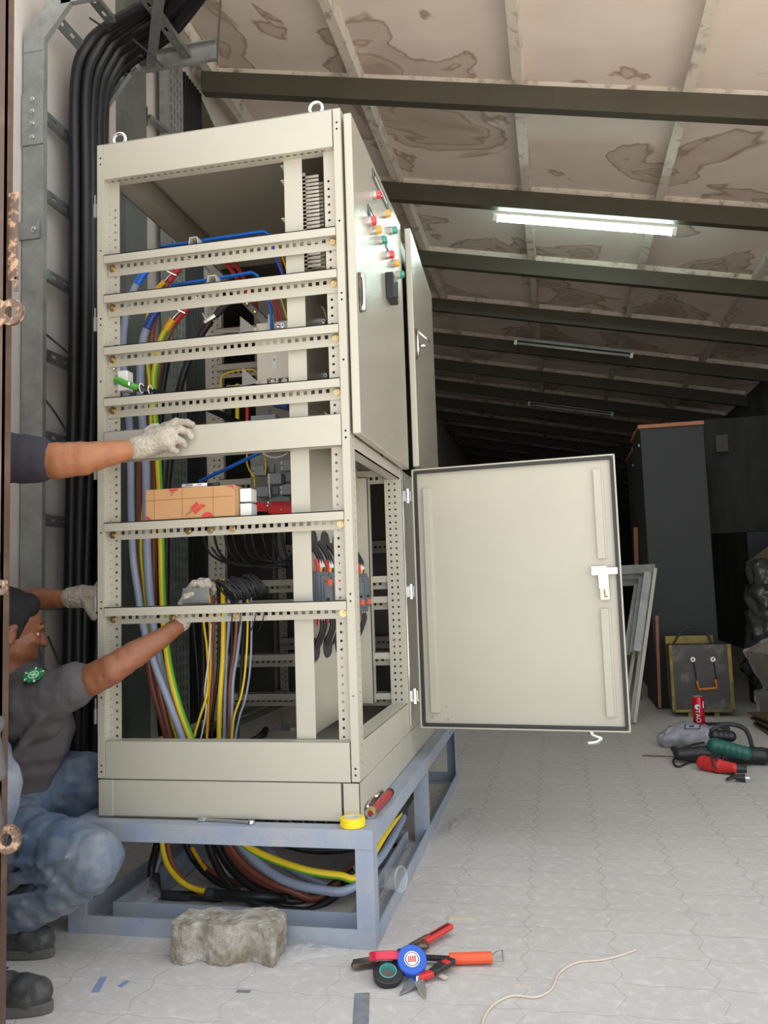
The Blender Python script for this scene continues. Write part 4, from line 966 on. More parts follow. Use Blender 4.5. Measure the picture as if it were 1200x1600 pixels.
MB().box((-.600, -.705, 1.66), (-.572, -.700, 1.865)).box((-.581, -.705, 1.635), (-.572, -.700, 1.67)).build('latch_strip', RUSTY, GT, bevel=.002)
MB().box((-.62, -.735, .975), (-.578, -.716, .998)).box((-.589, -.735, .965), (-.577, -.716, .99)).build('latch', RUSTY, GT, bevel=.004)
MB().cyl((-.612, -.68, .93), (-.612, -.68, 1.40), .003, 8).build('rod', GALVD, GT)
MB().box((-.612, -.7165, 1.015), (-.600, -.7145, 1.055)).build('bolt_slot', INK, GT, bevel=.001)
m = MB()
for a, b, r_ in (((-.66,-.738,.72),(-.590,-.735,.70),.018), ((-.60,-.74,.70),(-.578,-.74,.60),.016), ((-.60,-.74,.60),(-.585,-.738,.50),.015), ((-.625,-.742,.70),(-.62,-.742,.48),.017), ((-.65,-.74,.71),(-.66,-.74,.50),.020)):
    m.cap(a, b, r_)
tag(m.build('cloth', SHIRT, remesh=.005, sm=3, loc=(-.62,-.74,.6)), 'dark grey cloth hanging over the edge of the brown gate', 'cloth')

# ------------------------------------------------------------ people
def disp(o, strength, size, name):
    t = bpy.data.textures.new(name, 'CLOUDS'); t.noise_scale = size
    q = o.modifiers.new('d', 'DISPLACE'); q.texture = t; q.strength = strength; q.mid_level = 0.5; q.texture_coords = 'LOCAL'
def limb(m, pts):
    for i in range(len(pts)-1): m.cap(pts[i][0], pts[i+1][0], pts[i][1], pts[i+1][1])
def rotz(a): return Matrix.Rotation(a, 3, 'Z')
def shoe(parent, heel, toe, label=None):
    heel = Vector(heel); toe = Vector(toe); d = (toe-heel); L = d.length; d.normalize(); s_ = V(-d.y, d.x, 0)
    def P(a, b, z): return heel + d*a*L + s_*b + Z*z
    m = MB()
    m.cap(P(.14,0,.050), P(.45,0,.052), .038, .042); m.cap(P(.45,0,.050), P(.72,.0,.043), .042, .040); m.cap(P(.72,.004,.043), P(.86,.004,.040), .040, .036)
    m.cap(P(.45,.010,.036), P(.80,.012,.034), .036, .034); m.cap(P(.45,-.012,.036), P(.80,-.008,.034), .036, .032)
    m.cap(P(.14,0,.052), P(.16,0,.095), .036, .038); m.cap(P(.30,0,.060), P(.28,0,.095), .034, .034)
    u = m.build('shoe', SHOE, parent, remesh=.005, sm=3)
    prof = []
    for i in range(26):
        t = 2*PI*i/26; c, q = math.cos(t), math.sin(t)
        wd = .047 if c > 0 else .036
        prof.append(((.5+.5*c*1.0)*(L+.004)-.002, wd*q*(1-.12*abs(c))))
    MB().prism(prof, heel+Z*.001, d, s_, Z*.024).build('sole', SOLE, u, bevel=.003)
    MB().tube([P(.42,-.02,.094), P(.45,.012,.097), P(.48,-.018,.093), P(.51,.012,.094), P(.54,-.016,.090), P(.57,.012,.090)], .0025, 6).build('laces', INK, u)
    return u
# worker reaching in from behind the gate
P1 = thing('person', 'standing worker behind the gate, navy sleeve, gloved hand on the wide middle panel', 'person', (-.98, -.45, 0))
m = MB()
limb(m, [((-1.08,-.42,.92),.14), ((-1.08,-.38,1.15),.135), ((-1.09,-.37,1.32),.135)])
limb(m, [((-1.08,-.36,1.42),.055), ((-1.06,-.35,1.52),.052)])
m.ball((-1.04,-.34,1.64), (.085,.075,.115), 16, rotz(.3)); m.ball((-1.015,-.33,1.59), (.062,.056,.075), 12, rotz(.3))
m.cap((-.955,-.31,1.63), (-.940,-.305,1.605), .010, .014)
limb(m, [((-1.09,-.36,1.36),.085), ((-.99,-.26,1.365),.062), ((-.885,-.205,1.350),.054), ((-.815,-.185,1.346),.0555), ((-.755,-.16,1.352),.052), ((-.69,-.12,1.369),.039), ((-.628,-.08,1.388),.026), ((-.585,-.055,1.405),.024)])
limb(m, [((-1.14,-.42,1.36),.085), ((-1.20,-.47,1.25),.050), ((-1.21,-.50,1.08),.042), ((-1.16,-.53,.85),.028), ((-1.14,-.54,.78),.026)])
for s_ in (0, 1):
    if s_ == 0: leg = [((-1.05,-.42,.88),.10), ((-.84,-.43,.50),.062), ((-.84,-.44,.44),.055), ((-.87,-.49,.12),.036)]
    else: leg = [((-1.14,-.42,.88),.10), ((-1.12,-.46,.50),.060), ((-1.15,-.50,.12),.036)]
    limb(m, leg)
for f_ in range(4): m.cap((-1.135+.006*f_,-.555+.018*f_,.755), (-1.13+.006*f_,-.56+.018*f_,.69-.004*abs(f_-1.5)), .009, .008)
m.cap((-1.125,-.515,.77), (-1.105,-.50,.71), .010, .009)
m.build('body', SKIN, P1, remesh=.008, sm=4)
m = MB()
limb(m, [((-1.08,-.42,.86),.155), ((-1.08,-.38,1.15),.150), ((-1.09,-.37,1.32),.150)]); m.cap((-1.08,-.36,1.40), (-1.07,-.355,1.45), .075, .06)
limb(m, [((-1.09,-.36,1.36),.10), ((-.99,-.255,1.362),.080), ((-.905,-.213,1.354),.074), ((-.875,-.202,1.350),.070)])
limb(m, [((-1.14,-.42,1.35),.10), ((-1.20,-.47,1.25),.072), ((-1.21,-.485,1.14),.066)])
o = m.build('shirt', SHIRTN, P1, remesh=.008, sm=3); disp(o, .009, .12, 'folds1')
m = MB(); limb(m, [((-1.08,-.42,.90),.15), ((-1.08,-.42,.84),.15)])
limb(m, [((-1.06,-.42,.84),.115), ((-.845,-.43,.50),.084), ((-.84,-.44,.45),.078), ((-.89,-.485,.13),.056)])
limb(m, [((-1.14,-.42,.84),.115), ((-1.12,-.46,.50),.080), ((-1.15,-.50,.13),.060)])
o = m.build('jeans', JEANS, P1, remesh=.009, sm=3); disp(o, .010, .10, 'folds2')
m = MB().ball((-1.045,-.34,1.665), (.094,.084,.105), 16, rotz(.3)); m.build('hair', HAIR, P1, smooth=True)
shoe(P1, (-.910,-.492,0), (-.632,-.476,0)); shoe(P1, (-1.18,-.52,0), (-.95,-.56,0))
m = MB()     # glove over the panel edge
m.cap((-.632,-.076,1.387), (-.600,-.062,1.398), .0345, .036)
m.cap((-.600,-.062,1.398), (-.565,-.050,1.412), .033, .034); m.cap((-.590,-.055,1.425), (-.550,-.040,1.438), .022, .024); m.cap((-.575,-.052,1.395), (-.54,-.045,1.400), .026, .022)
limb(m, [((-.560,-.036,1.452),.0150), ((-.525,-.024,1.468),.0135), ((-.498,-.014,1.466),.0125), ((-.484,-.004,1.460),.0115)])
limb(m, [((-.550,-.042,1.436),.0155), ((-.512,-.036,1.444),.0135), ((-.488,-.030,1.434),.0125), ((-.479,-.024,1.420),.0115)])
limb(m, [((-.552,-.046,1.416),.0150), ((-.522,-.046,1.416),.0135), ((-.503,-.036,1.404),.0120), ((-.500,-.024,1.396),.0110)])
limb(m, [((-.558,-.046,1.394),.0145), ((-.536,-.044,1.386),.0125), ((-.523,-.032,1.378),.0110)])
limb(m, [((-.612,-.050,1.418),.0160), ((-.618,-.030,1.445),.0135), ((-.612,-.008,1.462),.0120), ((-.604,.006,1.466),.0110)])
o = m.build('glove', GLOVE, P1, remesh=.0038, sm=2); disp(o, .004, .02, 'knit')
m = MB().ball((-1.12,-.53,.745), (.03,.042,.05), 12); m.build('cuff', GLOVE, P1, remesh=.006)

# crouching worker
P2 = thing('person', 'crouching worker in grey shirt and blue jeans with both arms stretched into the cabinet', 'person', (-1.02, -.05, 0))
Rh = rotz(.85)@Matrix.Rotation(.20, 3, 'Y')
hc = V(-1.065, -.050, .856)
def H(a, b, c): return hc + Rh@V(a, b, c)
m = MB()
limb(m, [((-1.12,.0,.31),.125), ((-1.08,-.01,.45),.115), ((-1.03,-.02,.60),.125)])
limb(m, [((-1.055,-.02,.70),.056), (H(-.02,0,-.07),.055)])
m.ball(H(-.015,0,.035), (.100,.078,.090), 18, Rh); m.ball(H(.020,0,-.025), (.072,.064,.085), 16, Rh)
m.cap(H(.035,0,-.088), H(.062,0,-.090), .036, .024)             # jaw, chin
m.cap(H(.088,0,.018), H(.106,0,-.018), .009, .0135); m.ball(H(.100,.011,-.020), .0075); m.ball(H(.100,-.011,-.020), .0075)   # nose
m.cap(H(.078,-.034,.030), H(.088,.0,.028), .012, .010); m.cap(H(.078,.034,.030), H(.088,.0,.028), .012, .010)                # brow
m.cap(H(.086,-.016,-.052), H(.090,.016,-.052), .008); m.cap(H(.086,-.014,-.064), H(.089,.014,-.064), .0085)                 # lips
m.cap(H(.055,-.046,-.012), H(.070,-.040,-.016), .020, .016); m.cap(H(.055,.046,-.012), H(.070,.040,-.016), .020, .016)      # cheeks
for s_ in (-1, 1):
    for k in range(9):
        t = -PI*.6 + k*PI*1.2/8
        m.ball(H(-.012-.013*math.cos(t)+.004, s_*(.072+.008), -.008+.026*math.sin(t)), .0062, 8)
    m.ball(H(-.006, s_*.071, -.008), (.012,.008,.020), 8)
limb(m, [((-1.03,-.09,.635),.085), ((-.94,-.135,.665),.060), ((-.83,-.13,.690),.052), ((-.745,-.118,.722),.048), ((-.690,-.112,.748),.0465), ((-.64,-.075,.785),.042), ((-.585,-.018,.826),.031), ((-.550,.045,.868),.0255), ((-.540,.065,.905),.024)])
limb(m, [((-1.07,.07,.65),.085), ((-1.15,.13,.72),.058), ((-1.19,.17,.86),.046), ((-1.185,.165,.945),.043), ((-1.11,.155,.955),.040), ((-1.03,.15,.952),.032), ((-.975,.15,.955),.027), ((-.95,.15,.96),.026)])
limb(m, [((-1.11,-.07,.30),.09), ((-.71,-.20,.27),.055), ((-.70,-.20,.24),.052), ((-.90,-.20,.10),.038)])
limb(m, [((-1.11,.08,.33),.09), ((-.95,.12,.40),.058), ((-.94,.12,.36),.052), ((-1.04,.13,.10),.036)])
body2 = m.build('body', SKIND, P2, remesh=.0065, sm=3)
for s_ in (-1, 1):
    e = MB().ball(H(.068, s_*.031, .004), .0108, 10).build('eye', WIREW, body2, smooth=True)
    MB().ball(H(.0745, s_*.031, .002), .0060, 8).build('pupil', INK, body2)
    MB().cap(H(.082, s_*.018, .036), H(.074, s_*.046, .038), .004, .0035).build('eyebrow', HAIR, body2)
m = MB()
m.ball(H(-.028,0,.052), (.100,.087,.086), 18, Rh); m.ball(H(-.055,0,-.005), (.062,.076,.075), 16, Rh); m.cap(H(.025,-.04,.088), H(.025,.04,.088), .038, .038)
for s_ in (-1, 1): m.cap(H(.012, s_*.068, .045), H(.010, s_*.066, -.010), .016, .009)
m.build('hair', HAIR, P2, remesh=.006, sm=2)
m = MB()
limb(m, [((-1.13,.0,.30),.150), ((-1.09,-.01,.42),.135), ((-1.03,-.02,.56),.145), ((-1.03,-.02,.615),.135)]); m.cap((-1.05,-.02,.69), (-1.05,-.02,.71), .085, .066)
limb(m, [((-1.03,-.08,.635),.098), ((-.94,-.130,.655),.086), ((-.86,-.132,.680),.074), ((-.800,-.127,.706),.068)])
limb(m, [((-.96,-.12,.62),.085), ((-.90,-.11,.60),.05)])
for a, b, r_ in (((-.88,-.195,.66),(-.98,-.195,.58),.011), ((-.86,-.19,.63),(-.98,-.185,.50),.010), ((-.93,-.165,.55),(-1.04,-.16,.42),.012), ((-.97,-.14,.45),(-1.10,-.15,.38),.012)):
    m.cap(a, b, r_, r_*.6)
limb(m, [((-1.07,.06,.64),.098), ((-1.14,.12,.71),.074), ((-1.175,.15,.80),.066)])
sh = m.build('shirt', SHIRT, P2, remesh=.0075, sm=3); disp(sh, .010, .12, 'folds3')
m = MB(); limb(m, [((-1.13,.0,.31),.15), ((-1.10,.0,.35),.145)])
limb(m, [((-1.08,-.08,.295),.115), ((-.92,-.165,.285),.095), ((-.775,-.20,.277),.086), ((-.690,-.205,.258),.080), ((-.70,-.205,.235),.078), ((-.79,-.20,.175),.074), ((-.88,-.20,.125),.066), ((-.955,-.20,.085),.056)])
limb(m, [((-1.09,.08,.34),.120), ((-1.00,.11,.375),.100), ((-.915,.12,.395),.078), ((-.90,.12,.36),.072), ((-.98,.125,.22),.068), ((-1.05,.13,.11),.055)])
for a, b, r_ in (((-.99,-.250,.250),(-.80,-.283,.262),.012), ((-.97,-.245,.215),(-.78,-.280,.240),.011), ((-.80,-.286,.262),(-.72,-.287,.285),.010), ((-.90,-.262,.205),(-.76,-.280,.222),.010),
                 ((-.93,-.262,.160),(-.74,-.275,.200),.010), ((-.98,-.250,.14),(-.86,-.268,.155),.011), ((-1.0,-.232,.33),(-.86,-.268,.328),.010), ((-.90,-.25,.100),(-.95,-.255,.12),.010)):
    m.cap(a, b, r_, r_*.7)
o = m.build('jeans', JEANS, P2, remesh=.0065, sm=3); disp(o, .009, .10, 'folds4')
shoe(P2, (-1.085,-.20,0), (-.805,-.212,0)); shoe(P2, (-1.13,.12,0), (-.87,.10,0))
m = MB()   # near glove, inside the cabinet holding the bracket
m.cap((-.552,.045,.872), (-.540,.066,.905), .031, .032); m.cap((-.538,.068,.912), (-.525,.070,.945), .034, .033); m.cap((-.512,.072,.935), (-.505,.072,.955), .026, .024)
limb(m, [((-.530,.062,.965),.0150), ((-.512,.058,.984),.0135), ((-.490,.052,.985),.0125), ((-.478,.046,.974),.0115)])
limb(m, [((-.522,.080,.970),.0150), ((-.502,.080,.990),.0135), ((-.478,.072,.990),.0125), ((-.466,.062,.978),.0115)])
limb(m, [((-.515,.098,.962),.0145), ((-.495,.100,.978),.0130), ((-.472,.092,.978),.0120), ((-.462,.082,.966),.0110)])
limb(m, [((-.512,.112,.948),.0135), ((-.492,.114,.960),.0120), ((-.474,.106,.958),.0110)])
limb(m, [((-.548,.050,.925),.0150), ((-.530,.040,.948),.0130), ((-.508,.0405,.955),.0115)])
o = m.build('glove', GLOVE, P2, remesh=.0038, sm=2); disp(o, .004, .02, 'knit2')
m = MB()   # far glove, on the left post
m.cap((-.985,.15,.955), (-.945,.15,.958), .036, .039); m.cap((-.94,.15,.958), (-.895,.148,.955), .036, .037)
for k, (dz, dy) in enumerate(((.030,.0),(.010,.006),(-.010,.006),(-.028,.0))):
    limb(m, [((-.885,.150+dy,.962+dz),.0150), ((-.848,.145+dy,.964+dz),.0135), ((-.822,.128+dy,.958+dz),.0125), ((-.815,.106+dy,.952+dz),.0115)][:4 if k < 3 else 3])
limb(m, [((-.915,.125,.935),.0165), ((-.892,.105,.915),.0145), ((-.872,.095,.892),.0125)])
o = m.build('glove', GLOVE, P2, remesh=.0038, sm=2); disp(o, .004, .02, 'knit3')
# round green badge on the sleeve
m = MB(); ec_ = V((-.878,-.175,.746)[0], -.175, (-.878,-.175,.746)[2])
def badge(c, n_, u_):
    n_ = Vector(n_).normalized(); u_ = (Vector(u_)-n_*Vector(u_).dot(n_)).normalized(); v_ = n_.cross(u_)
    def ring(ri, ro, h, mm, nm):
        q = MB(); N = 24; vs = []
        for j in range(N):
            t = 2*PI*j/N
            for r_, hh in ((ri,0),(ro,0),(ro,h),(ri,h)): vs.append(c+u_*r_*math.cos(t)+v_*r_*math.sin(t)+n_*hh)
        q.add(vs, [(4*j+a, 4*((j+1)%N)+a, 4*((j+1)%N)+(a+1)%4, 4*j+(a+1)%4) for j in range(N) for a in range(4)])
        return q
    b = ring(.0005, .026, .002, EMBG, 'b').build('badge', EMBG, sh)
    ring(.0115, .0150, .0028, EMBW, 'r').build('badge_ring', EMBW, b)
    q = MB(); M = Matrix((u_, v_, n_)).transposed()
    q.obox(c+n_*.0022, (.018,.0055,.0022), M).obox(c+n_*.0022, (.0055,.018,.0022), M).build('badge_cross', EMBW, b)
    for j in range(11):
        t = 2*PI*j/11
        q = MB().ball(c+u_*.0262*math.cos(t)+v_*.0262*math.sin(t)+n_*.0012, .0036, 6); q.ball(c+u_*.0205*math.cos(t)+v_*.0205*math.sin(t)+n_*.002, .0019, 6)
        q.build('badge_tooth', EMBW if j % 2 else EMBG, b)
badge(V(-.893, -.178, .741), (.10, -.62, .78), (1, 0, .15))

# ------------------------------------------------------------ things on the stand
def tape(name, label, c, ax, R_, H_, m_, core, ri=.019, grp=None, txt=None):
    t = thing(name, label, 'tape', c)
    a = Vector(ax).normalized(); c = Vector(c)
    MB().lathe([(ri+.002, -H_/2), (R_-.002, -H_/2), (R_, -H_/2+.002), (R_, H_/2-.002), (R_-.002, H_/2), (ri+.002, H_/2), (ri+.002, -H_/2)], c, a, 32).build('tape', m_, t, smooth=False)
    MB().lathe([(ri, -H_/2-.0005), (ri+.0022, -H_/2-.0005), (ri+.0022, H_/2+.0005), (ri, H_/2+.0005), (ri, -H_/2-.0005)], c, a, 28).build('core', core, t, smooth=False)
    return t
p = Vector((-.016,-.030,.300)); tape('tape_roll', 'yellow tape roll lying on the front corner of the blue-grey stand', (p.x, -.03, zt+.0125), (0,0,1), .0345, .024, YELP if False else mat('yellow tape', (.85,.62,.01), .3), IVORY)
wr = thing('combination_spanner', 'shiny spanner lying on the stand along the cabinet plinth', 'spanner', (-.385, -.03, zt))
MB().bar((-.452, -.020, zt+.005), (-.318, -.034, zt+.005), .010, .005).build('shank', CHROME, wr, bevel=.001)
MB().lathe([(.006,-.004),(.011,-.004),(.011,.004),(.006,.004),(.006,-.004)], (-.308, -.035, zt+.006), (0,.1,1), 14).build('ring_end', CHROME, wr)
m = MB(); m.prism([(.012,-.004),(.004,-.011),(-.009,-.012),(-.013,-.006),(-.003,-.004),(-.003,.004),(-.013,.006),(-.009,.012),(.004,.011),(.012,.004)], (-.460, -.019, zt+.002), X, Y, (0,0,.007)); m.build('open_end', CHROME, wr)
# red handled flaring / ratchet tool
rt = thing('ratchet_tool', 'red barrelled chrome hand tool lying on the stand beside the plinth', 'hand tool', (.02, .18, zt))
a = Vector((.018, .045, zt+.016)); b = Vector((.026, .275, zt+.016))
MB().cyl(a, b, .0115, 14).build('barrel', mat('worn red paint', (.48,.04,.045), .3, var=.3, scale=60), rt, smooth=False)
MB().lathe([(.008,-.004),(.016,-.004),(.016,.010),(.0115,.012)], a, b-a, 16).build('end_ring', CHROME, rt)
MB().lathe([(.013,-.012),(.013,.006),(.006,.008),(0,.008)], b, b-a, 12).build('end_cap', BLACKP, rt)
m = MB().tube([a+V(-.010,.0,.016), a+V(-.014,.06,.016), a+V(-.016,.12,.012)], .005, 8).tube([a+V(-.017,.13,.010), b+V(-.020,-.02,.006)], .006, 8); m.build('spring_rod', CHROME, rt, smooth=True)

# ------------------------------------------------------------ hand tools on the floor
bt = tape('tape_roll', 'black tape roll lying tilted on the floor among the hand tools', tuple(Vector((.114,-.233,.022))), (.14,-.40,.9), .0365, .020, BLACKP, TEAL)
tp = tape('tape_roll', 'red tape roll seen edge-on on top of the hand tools', tuple(Vector((.100,-.206,.050))), (-.10,.44,.90), .0375, .020, mat('red tape', (.62,.02,.06), .25), IVORY)
tb = tape('tape_roll', 'blue tape roll leaning on the hand tools', tuple(Vector((.168,-.202,.040))), (.20,-.62,.76), .0365, .022, mat('blue tape', (.01,.09,.50), .25), WHITEP, ri=.017)
m = MB()
M_ = Matrix((V(.95,.3,0), V(-.2,.75,.62), V(.2,-.62,.76))).transposed()
c_ = Vector((.168,-.202,.040))
MB().lathe([(.0, .0110),(.0145,.0110),(.0145,.0116),(0,.0116)], c_, (.20,-.62,.76), 24).build('paper_disc', WHITEP, tb)
for k in range(4):
    MB().obox(c_+V(.20,-.62,.76)*.0122+V(.95,.3,0)*(-.008+.0052*k), (.003,.015,.001), M_).build('printed_stripe', REDINK, tb)
pl = thing('crimping_pliers', 'long crimping pliers with a rusty jaw, one red grip and one orange wrapped grip', 'pliers', tuple(Vector((.079,-.114,.000))))
J0, J1 = Vector((.014,-.175,.012)), Vector((.085,-.142,.014)); K = Vector((.128,-.123,.016))
m = MB().bar(J0, K, .034, .012); m.ball(J0+V(.004,0,0), (.012,.016,.007), 10); m.build('jaw', DARKSTEEL, pl, bevel=.003)
MB().cyl(K-V(0,0,.010), K+V(0,0,.014), .014, 14).build('pivot', DARKSTEEL, pl)
U0, U1, U2 = Vector((.132,-.110,.020)), Vector((.171,-.040,.020)), Vector((.230,.061,.024))
m = MB().bar(K, U1, .016, .010).bar((.140,-.080,.024), (.178,-.017,.026), .010, .008); m.ball((.170,-.057,.016), (.020,.016,.010), 10); m.build('upper_arm', DARKSTEEL, pl, bevel=.002)
m = MB().bar(U1, U2, .026, .014); g_ = m.build('red_grip', REDP, pl, bevel=.005)
MB().bar(U1+(U2-U1)*.25+V(0,-.002,.0075), U1+(U2-U1)*.92+V(0,-.002,.0075), .005, .002).build('grip_groove', BLACKP, g_)
L1, L2 = Vector((.249,-.122,.016)), Vector((.356,-.105,.018))
MB().bar(K, L1, .017, .010).build('lower_arm', BLACKP, pl, bevel=.002)
MB().tube([L1, L1.lerp(L2,.3), L1.lerp(L2,.7), L2], .0145, 12, smooth=False).build('orange_grip', ORANGE, pl, smooth=False, bevel=.003)
MB().tube([(.353,-.095,.018), (.364,-.063,.016), (.378,-.052,.014), (.383,-.114,.014), (.357,-.118,.016)], .0018, 6, smooth=False).build('wire_loop', GALVD, pl)
sc = thing('pruning_shears', 'open bladed shears with red and black grips pointing toward the camera', 'shears', tuple(Vector((.183,-.188,-.000))))
pv = Vector((.187,-.230,.016))
def blade(tip, w_, m_, nm):
    tip = Vector(tip); d = (tip-pv); d2 = V(-d.y, d.x, 0).normalized()*w_
    MB().add([pv-d2, pv+d2*.9, pv+d*.55+d2*.7, tip, pv+d*.5-d2*.8]+[q-V(0,0,.004) for q in (pv-d2, pv+d2*.9, pv+d*.55+d2*.7, tip, pv+d*.5-d2*.8)],
             [(0,1,2,3,4),(9,8,7,6,5),(0,5,6,1),(1,6,7,2),(2,7,8,3),(3,8,9,4),(4,9,5,0)]).build(nm, m_, sc)
blade((.154,-.295,.006), .017, GALV, 'blade'); blade((.218,-.307,.006), .014, CHROME, 'blade')
MB().cyl(pv-V(0,0,.006), pv+V(0,0,.006), .006, 10).build('pivot', CHROME, sc)
for q0, q1, c1 in ((pv, Vector((.220,-.206,.018)), REDP), (Vector((.217,-.211,.020)), Vector((.243,-.172,.022)), BLACKP)):
    MB().bar(q0, q1, .022, .014).build('grip', c1, sc, bevel=.004)
MB().bar((.238,-.177,.021), (.259,-.141,.022), .026, .014).build('grip', BLACKP, sc, bevel=.004)
MB().bar((.242,-.175,.028), (.252,-.162,.029), .016, .004).build('grip_band', REDP, sc)
MB().tube([(.213,-.205,.020), (.222,-.171,.022), (.242,-.136,.020), (.257,-.130,.014)], .003, 6).build('spring', DARKSTEEL, sc)
MB().bar((.236,-.195,.008), (.251,-.206,.008), .012, .004).build('catch', WIREW, sc)

# concrete paver block
m = MB()
w_, h_, d_ = .285, .098, .115
prof = [(0,.0),(.02,.014),(.05,.020),(.068,.000),(.085,-.012),(.10,-.004),(.125,.010),(.165,.012),(.185,-.010),(.205,-.024),(.235,-.020),(.262,-.004),(.285,.004)]
front = [(x_, -y_) for x_, y_ in prof]; back = [(x_, d_-y_*1.0) for x_, y_ in reversed(prof)]
pk = m.prism(front+back, (-.475, -.195, .0), X, Y, (0,0,h_))
pv_ = tag(m.build('paver_block', CONC, bevel=.008, remesh=.006, loc=(-.35,-.17,0)), 'loose rough concrete paver block in front of the blue-grey stand', 'block')
t_ = bpy.data.textures.new('rough', 'CLOUDS'); t_.noise_scale = .012
q = pv_.modifiers.new('d', 'DISPLACE'); q.texture = t_; q.strength = .006
t_ = bpy.data.textures.new('rough2', 'CLOUDS'); t_.noise_scale = .06
q = pv_.modifiers.new('d2', 'DISPLACE'); q.texture = t_; q.strength = .012

# crumpled clear films
def film(name, outline, zt_, m_, label, n=26, seed=1, cat='plastic film'):
    rnd = random.Random(seed); P = [Vector(q) for q in outline]; c = sum(P, Vector())/len(P)
    P = catmull(P, 3, True); m = MB(); N = len(P); rings = 7; vs = [c+V(0,0,zt_)]
    for r_ in range(1, rings+1):
        t = r_/rings
        for q in P:
            h = zt_*(1-t)**.7*rnd.uniform(.25, 1.1) + .002
            vs.append(c.lerp(q, t*rnd.uniform(.94,1.05)) * 1 + V(0,0,h))
    fs = [(0, 1+j, 1+(j+1)%N) for j in range(N)]
    for r_ in range(rings-1):
        for j in range(N):
            a = 1+r_*N+j; b = 1+r_*N+(j+1)%N; fs.append((a, a+N, b+N, b))
    m.add(vs, fs); return tag(m.build(name, m_, loc=c, smooth=True), label, cat)
film('plastic_film', [(-.233,-.155,.000), (-.229,-.078,.000), (-.174,-.023,.000), (-.099,-.061,-.000), (-.009,-.088,.000), (-.057,-.117,.000), (-.126,-.148,.000), (-.166,-.183,.000)], .028, FILM, 'crumpled clear film lying between the concrete block and the stand corner')
film('plastic_film', [(.057,.815,-.000), (.064,1.075,.000), (.103,1.216,.000), (.164,1.349,.000), (.176,1.175,.000), (.142,.980,.000), (.102,.797,.000)], .022, FILM, 'curled clear film on the floor beside the right side of the stand', seed=4)
film('plastic_film', [(-.707,.022,.055), (-.753,.156,.055), (-.740,.214,.055), (-.651,.099,.055), (-.645,.039,.055)], .03, FILM, 'small clear film crumpled in the tray under the cabinet', seed=8)
cp = thing('plastic_cup', 'clear plastic cup leaning in the right side of the stand', 'cup', tuple(Vector((.020,.291,.071))))
c0 = Vector((.000,.290,.070)); 
MB().lathe([(.024,0),(.026,.001),(.034,.075),(.036,.076)], c0+V(-.01,-.02,0), (.9,-.35,.10), 20).build('cup_wall', CLEAR, cp, smooth=True)
MB().tube([c0+V(-.01,-.02,0)+V(.9,-.35,.10)*.076+V(.3,.93,0)*.037*math.cos(t)+V(-.1,0,1)*.037*math.sin(t) for t in [2*PI*k/16 for k in range(16)]], .0022, 6, closed=True).build('cup_rim', CLEAR, cp, smooth=True)

# bits on the floor
def strip(name, a, b, w_, m_, label, cat, h_=.0012):
    return tag(MB().bar(Vector(a)+V(0,0,h_/2), Vector(b)+V(0,0,h_/2), w_, h_).build(name, m_, loc=a), label, cat)
strip('tape_strip', (-.582,-.377,.000), (-.605,-.301,.000), .018, MASK, 'longer strip of blue tape stuck on the dusty floor', 'tape')
strip('tape_strip', (-.537,-.342,.000), (-.533,-.311,.000), .014, MASK, 'short scrap of blue tape on the dusty floor', 'tape')
strip('tape_strip', (.098,-.456,.000), (.063,-.291,.000), .036, GTAPE, 'grey scuffed strip on the floor at the bottom edge of the photo', 'tape')
strip('wood_sliver', (.211,.169,.000), (.288,.169,.000), .008, PALEW, 'pale wood sliver on the floor above the red grip', 'sliver', .004)
strip('wood_sliver', (.416,-.208,.000), (.457,-.215,.000), .007, WIREW, 'small pale stick on the floor beside the cream wire', 'sliver', .004)
strip('metal_scrap', (-.239,-.323,.000), (-.206,-.322,.000), .012, GTAPE, 'small flat grey scrap on the floor in front of the concrete block', 'scrap', .002)
strip('paper_scrap', (.054,.463,.000), (.068,.506,.000), .006, PALEW, 'tiny pale scrap on the floor beside the stand', 'scrap', .003)
tag(MB().tube([(.357,-.425,.003), (.358,-.366,.003), (.374,-.308,.003), (.413,-.261,.003), (.468,-.260,.003), (.503,-.215,.003), (.521,-.132,.003), (.565,-.071,.003), (.625,-.049,.003), (.678,-.013,.003), (.715,.021,.003)], .0028, 8).build('wire', WIREW, smooth=True), 'cream wire snaking across the bare floor at the lower right', 'wire')
rnd = random.Random(5); m = MB()
for i in range(150):
    if i < 90: x_, y_ = rnd.uniform(.05, .28), rnd.uniform(-.15, 1.7)
    else: x_, y_ = rnd.uniform(-.9, 1.6), rnd.uniform(-.75, 2.5)
    r_ = rnd.uniform(.0015, .0045); m.ball((x_, y_, r_*.5), (r_, r_*.8, r_*.6), 6)
tag(m.build('grit', mat('grit', (.62,.59,.55), .9, var=.4, scale=90)), 'scattered crumbs of mortar and grit on the paved floor', 'grit', kind='stuff')

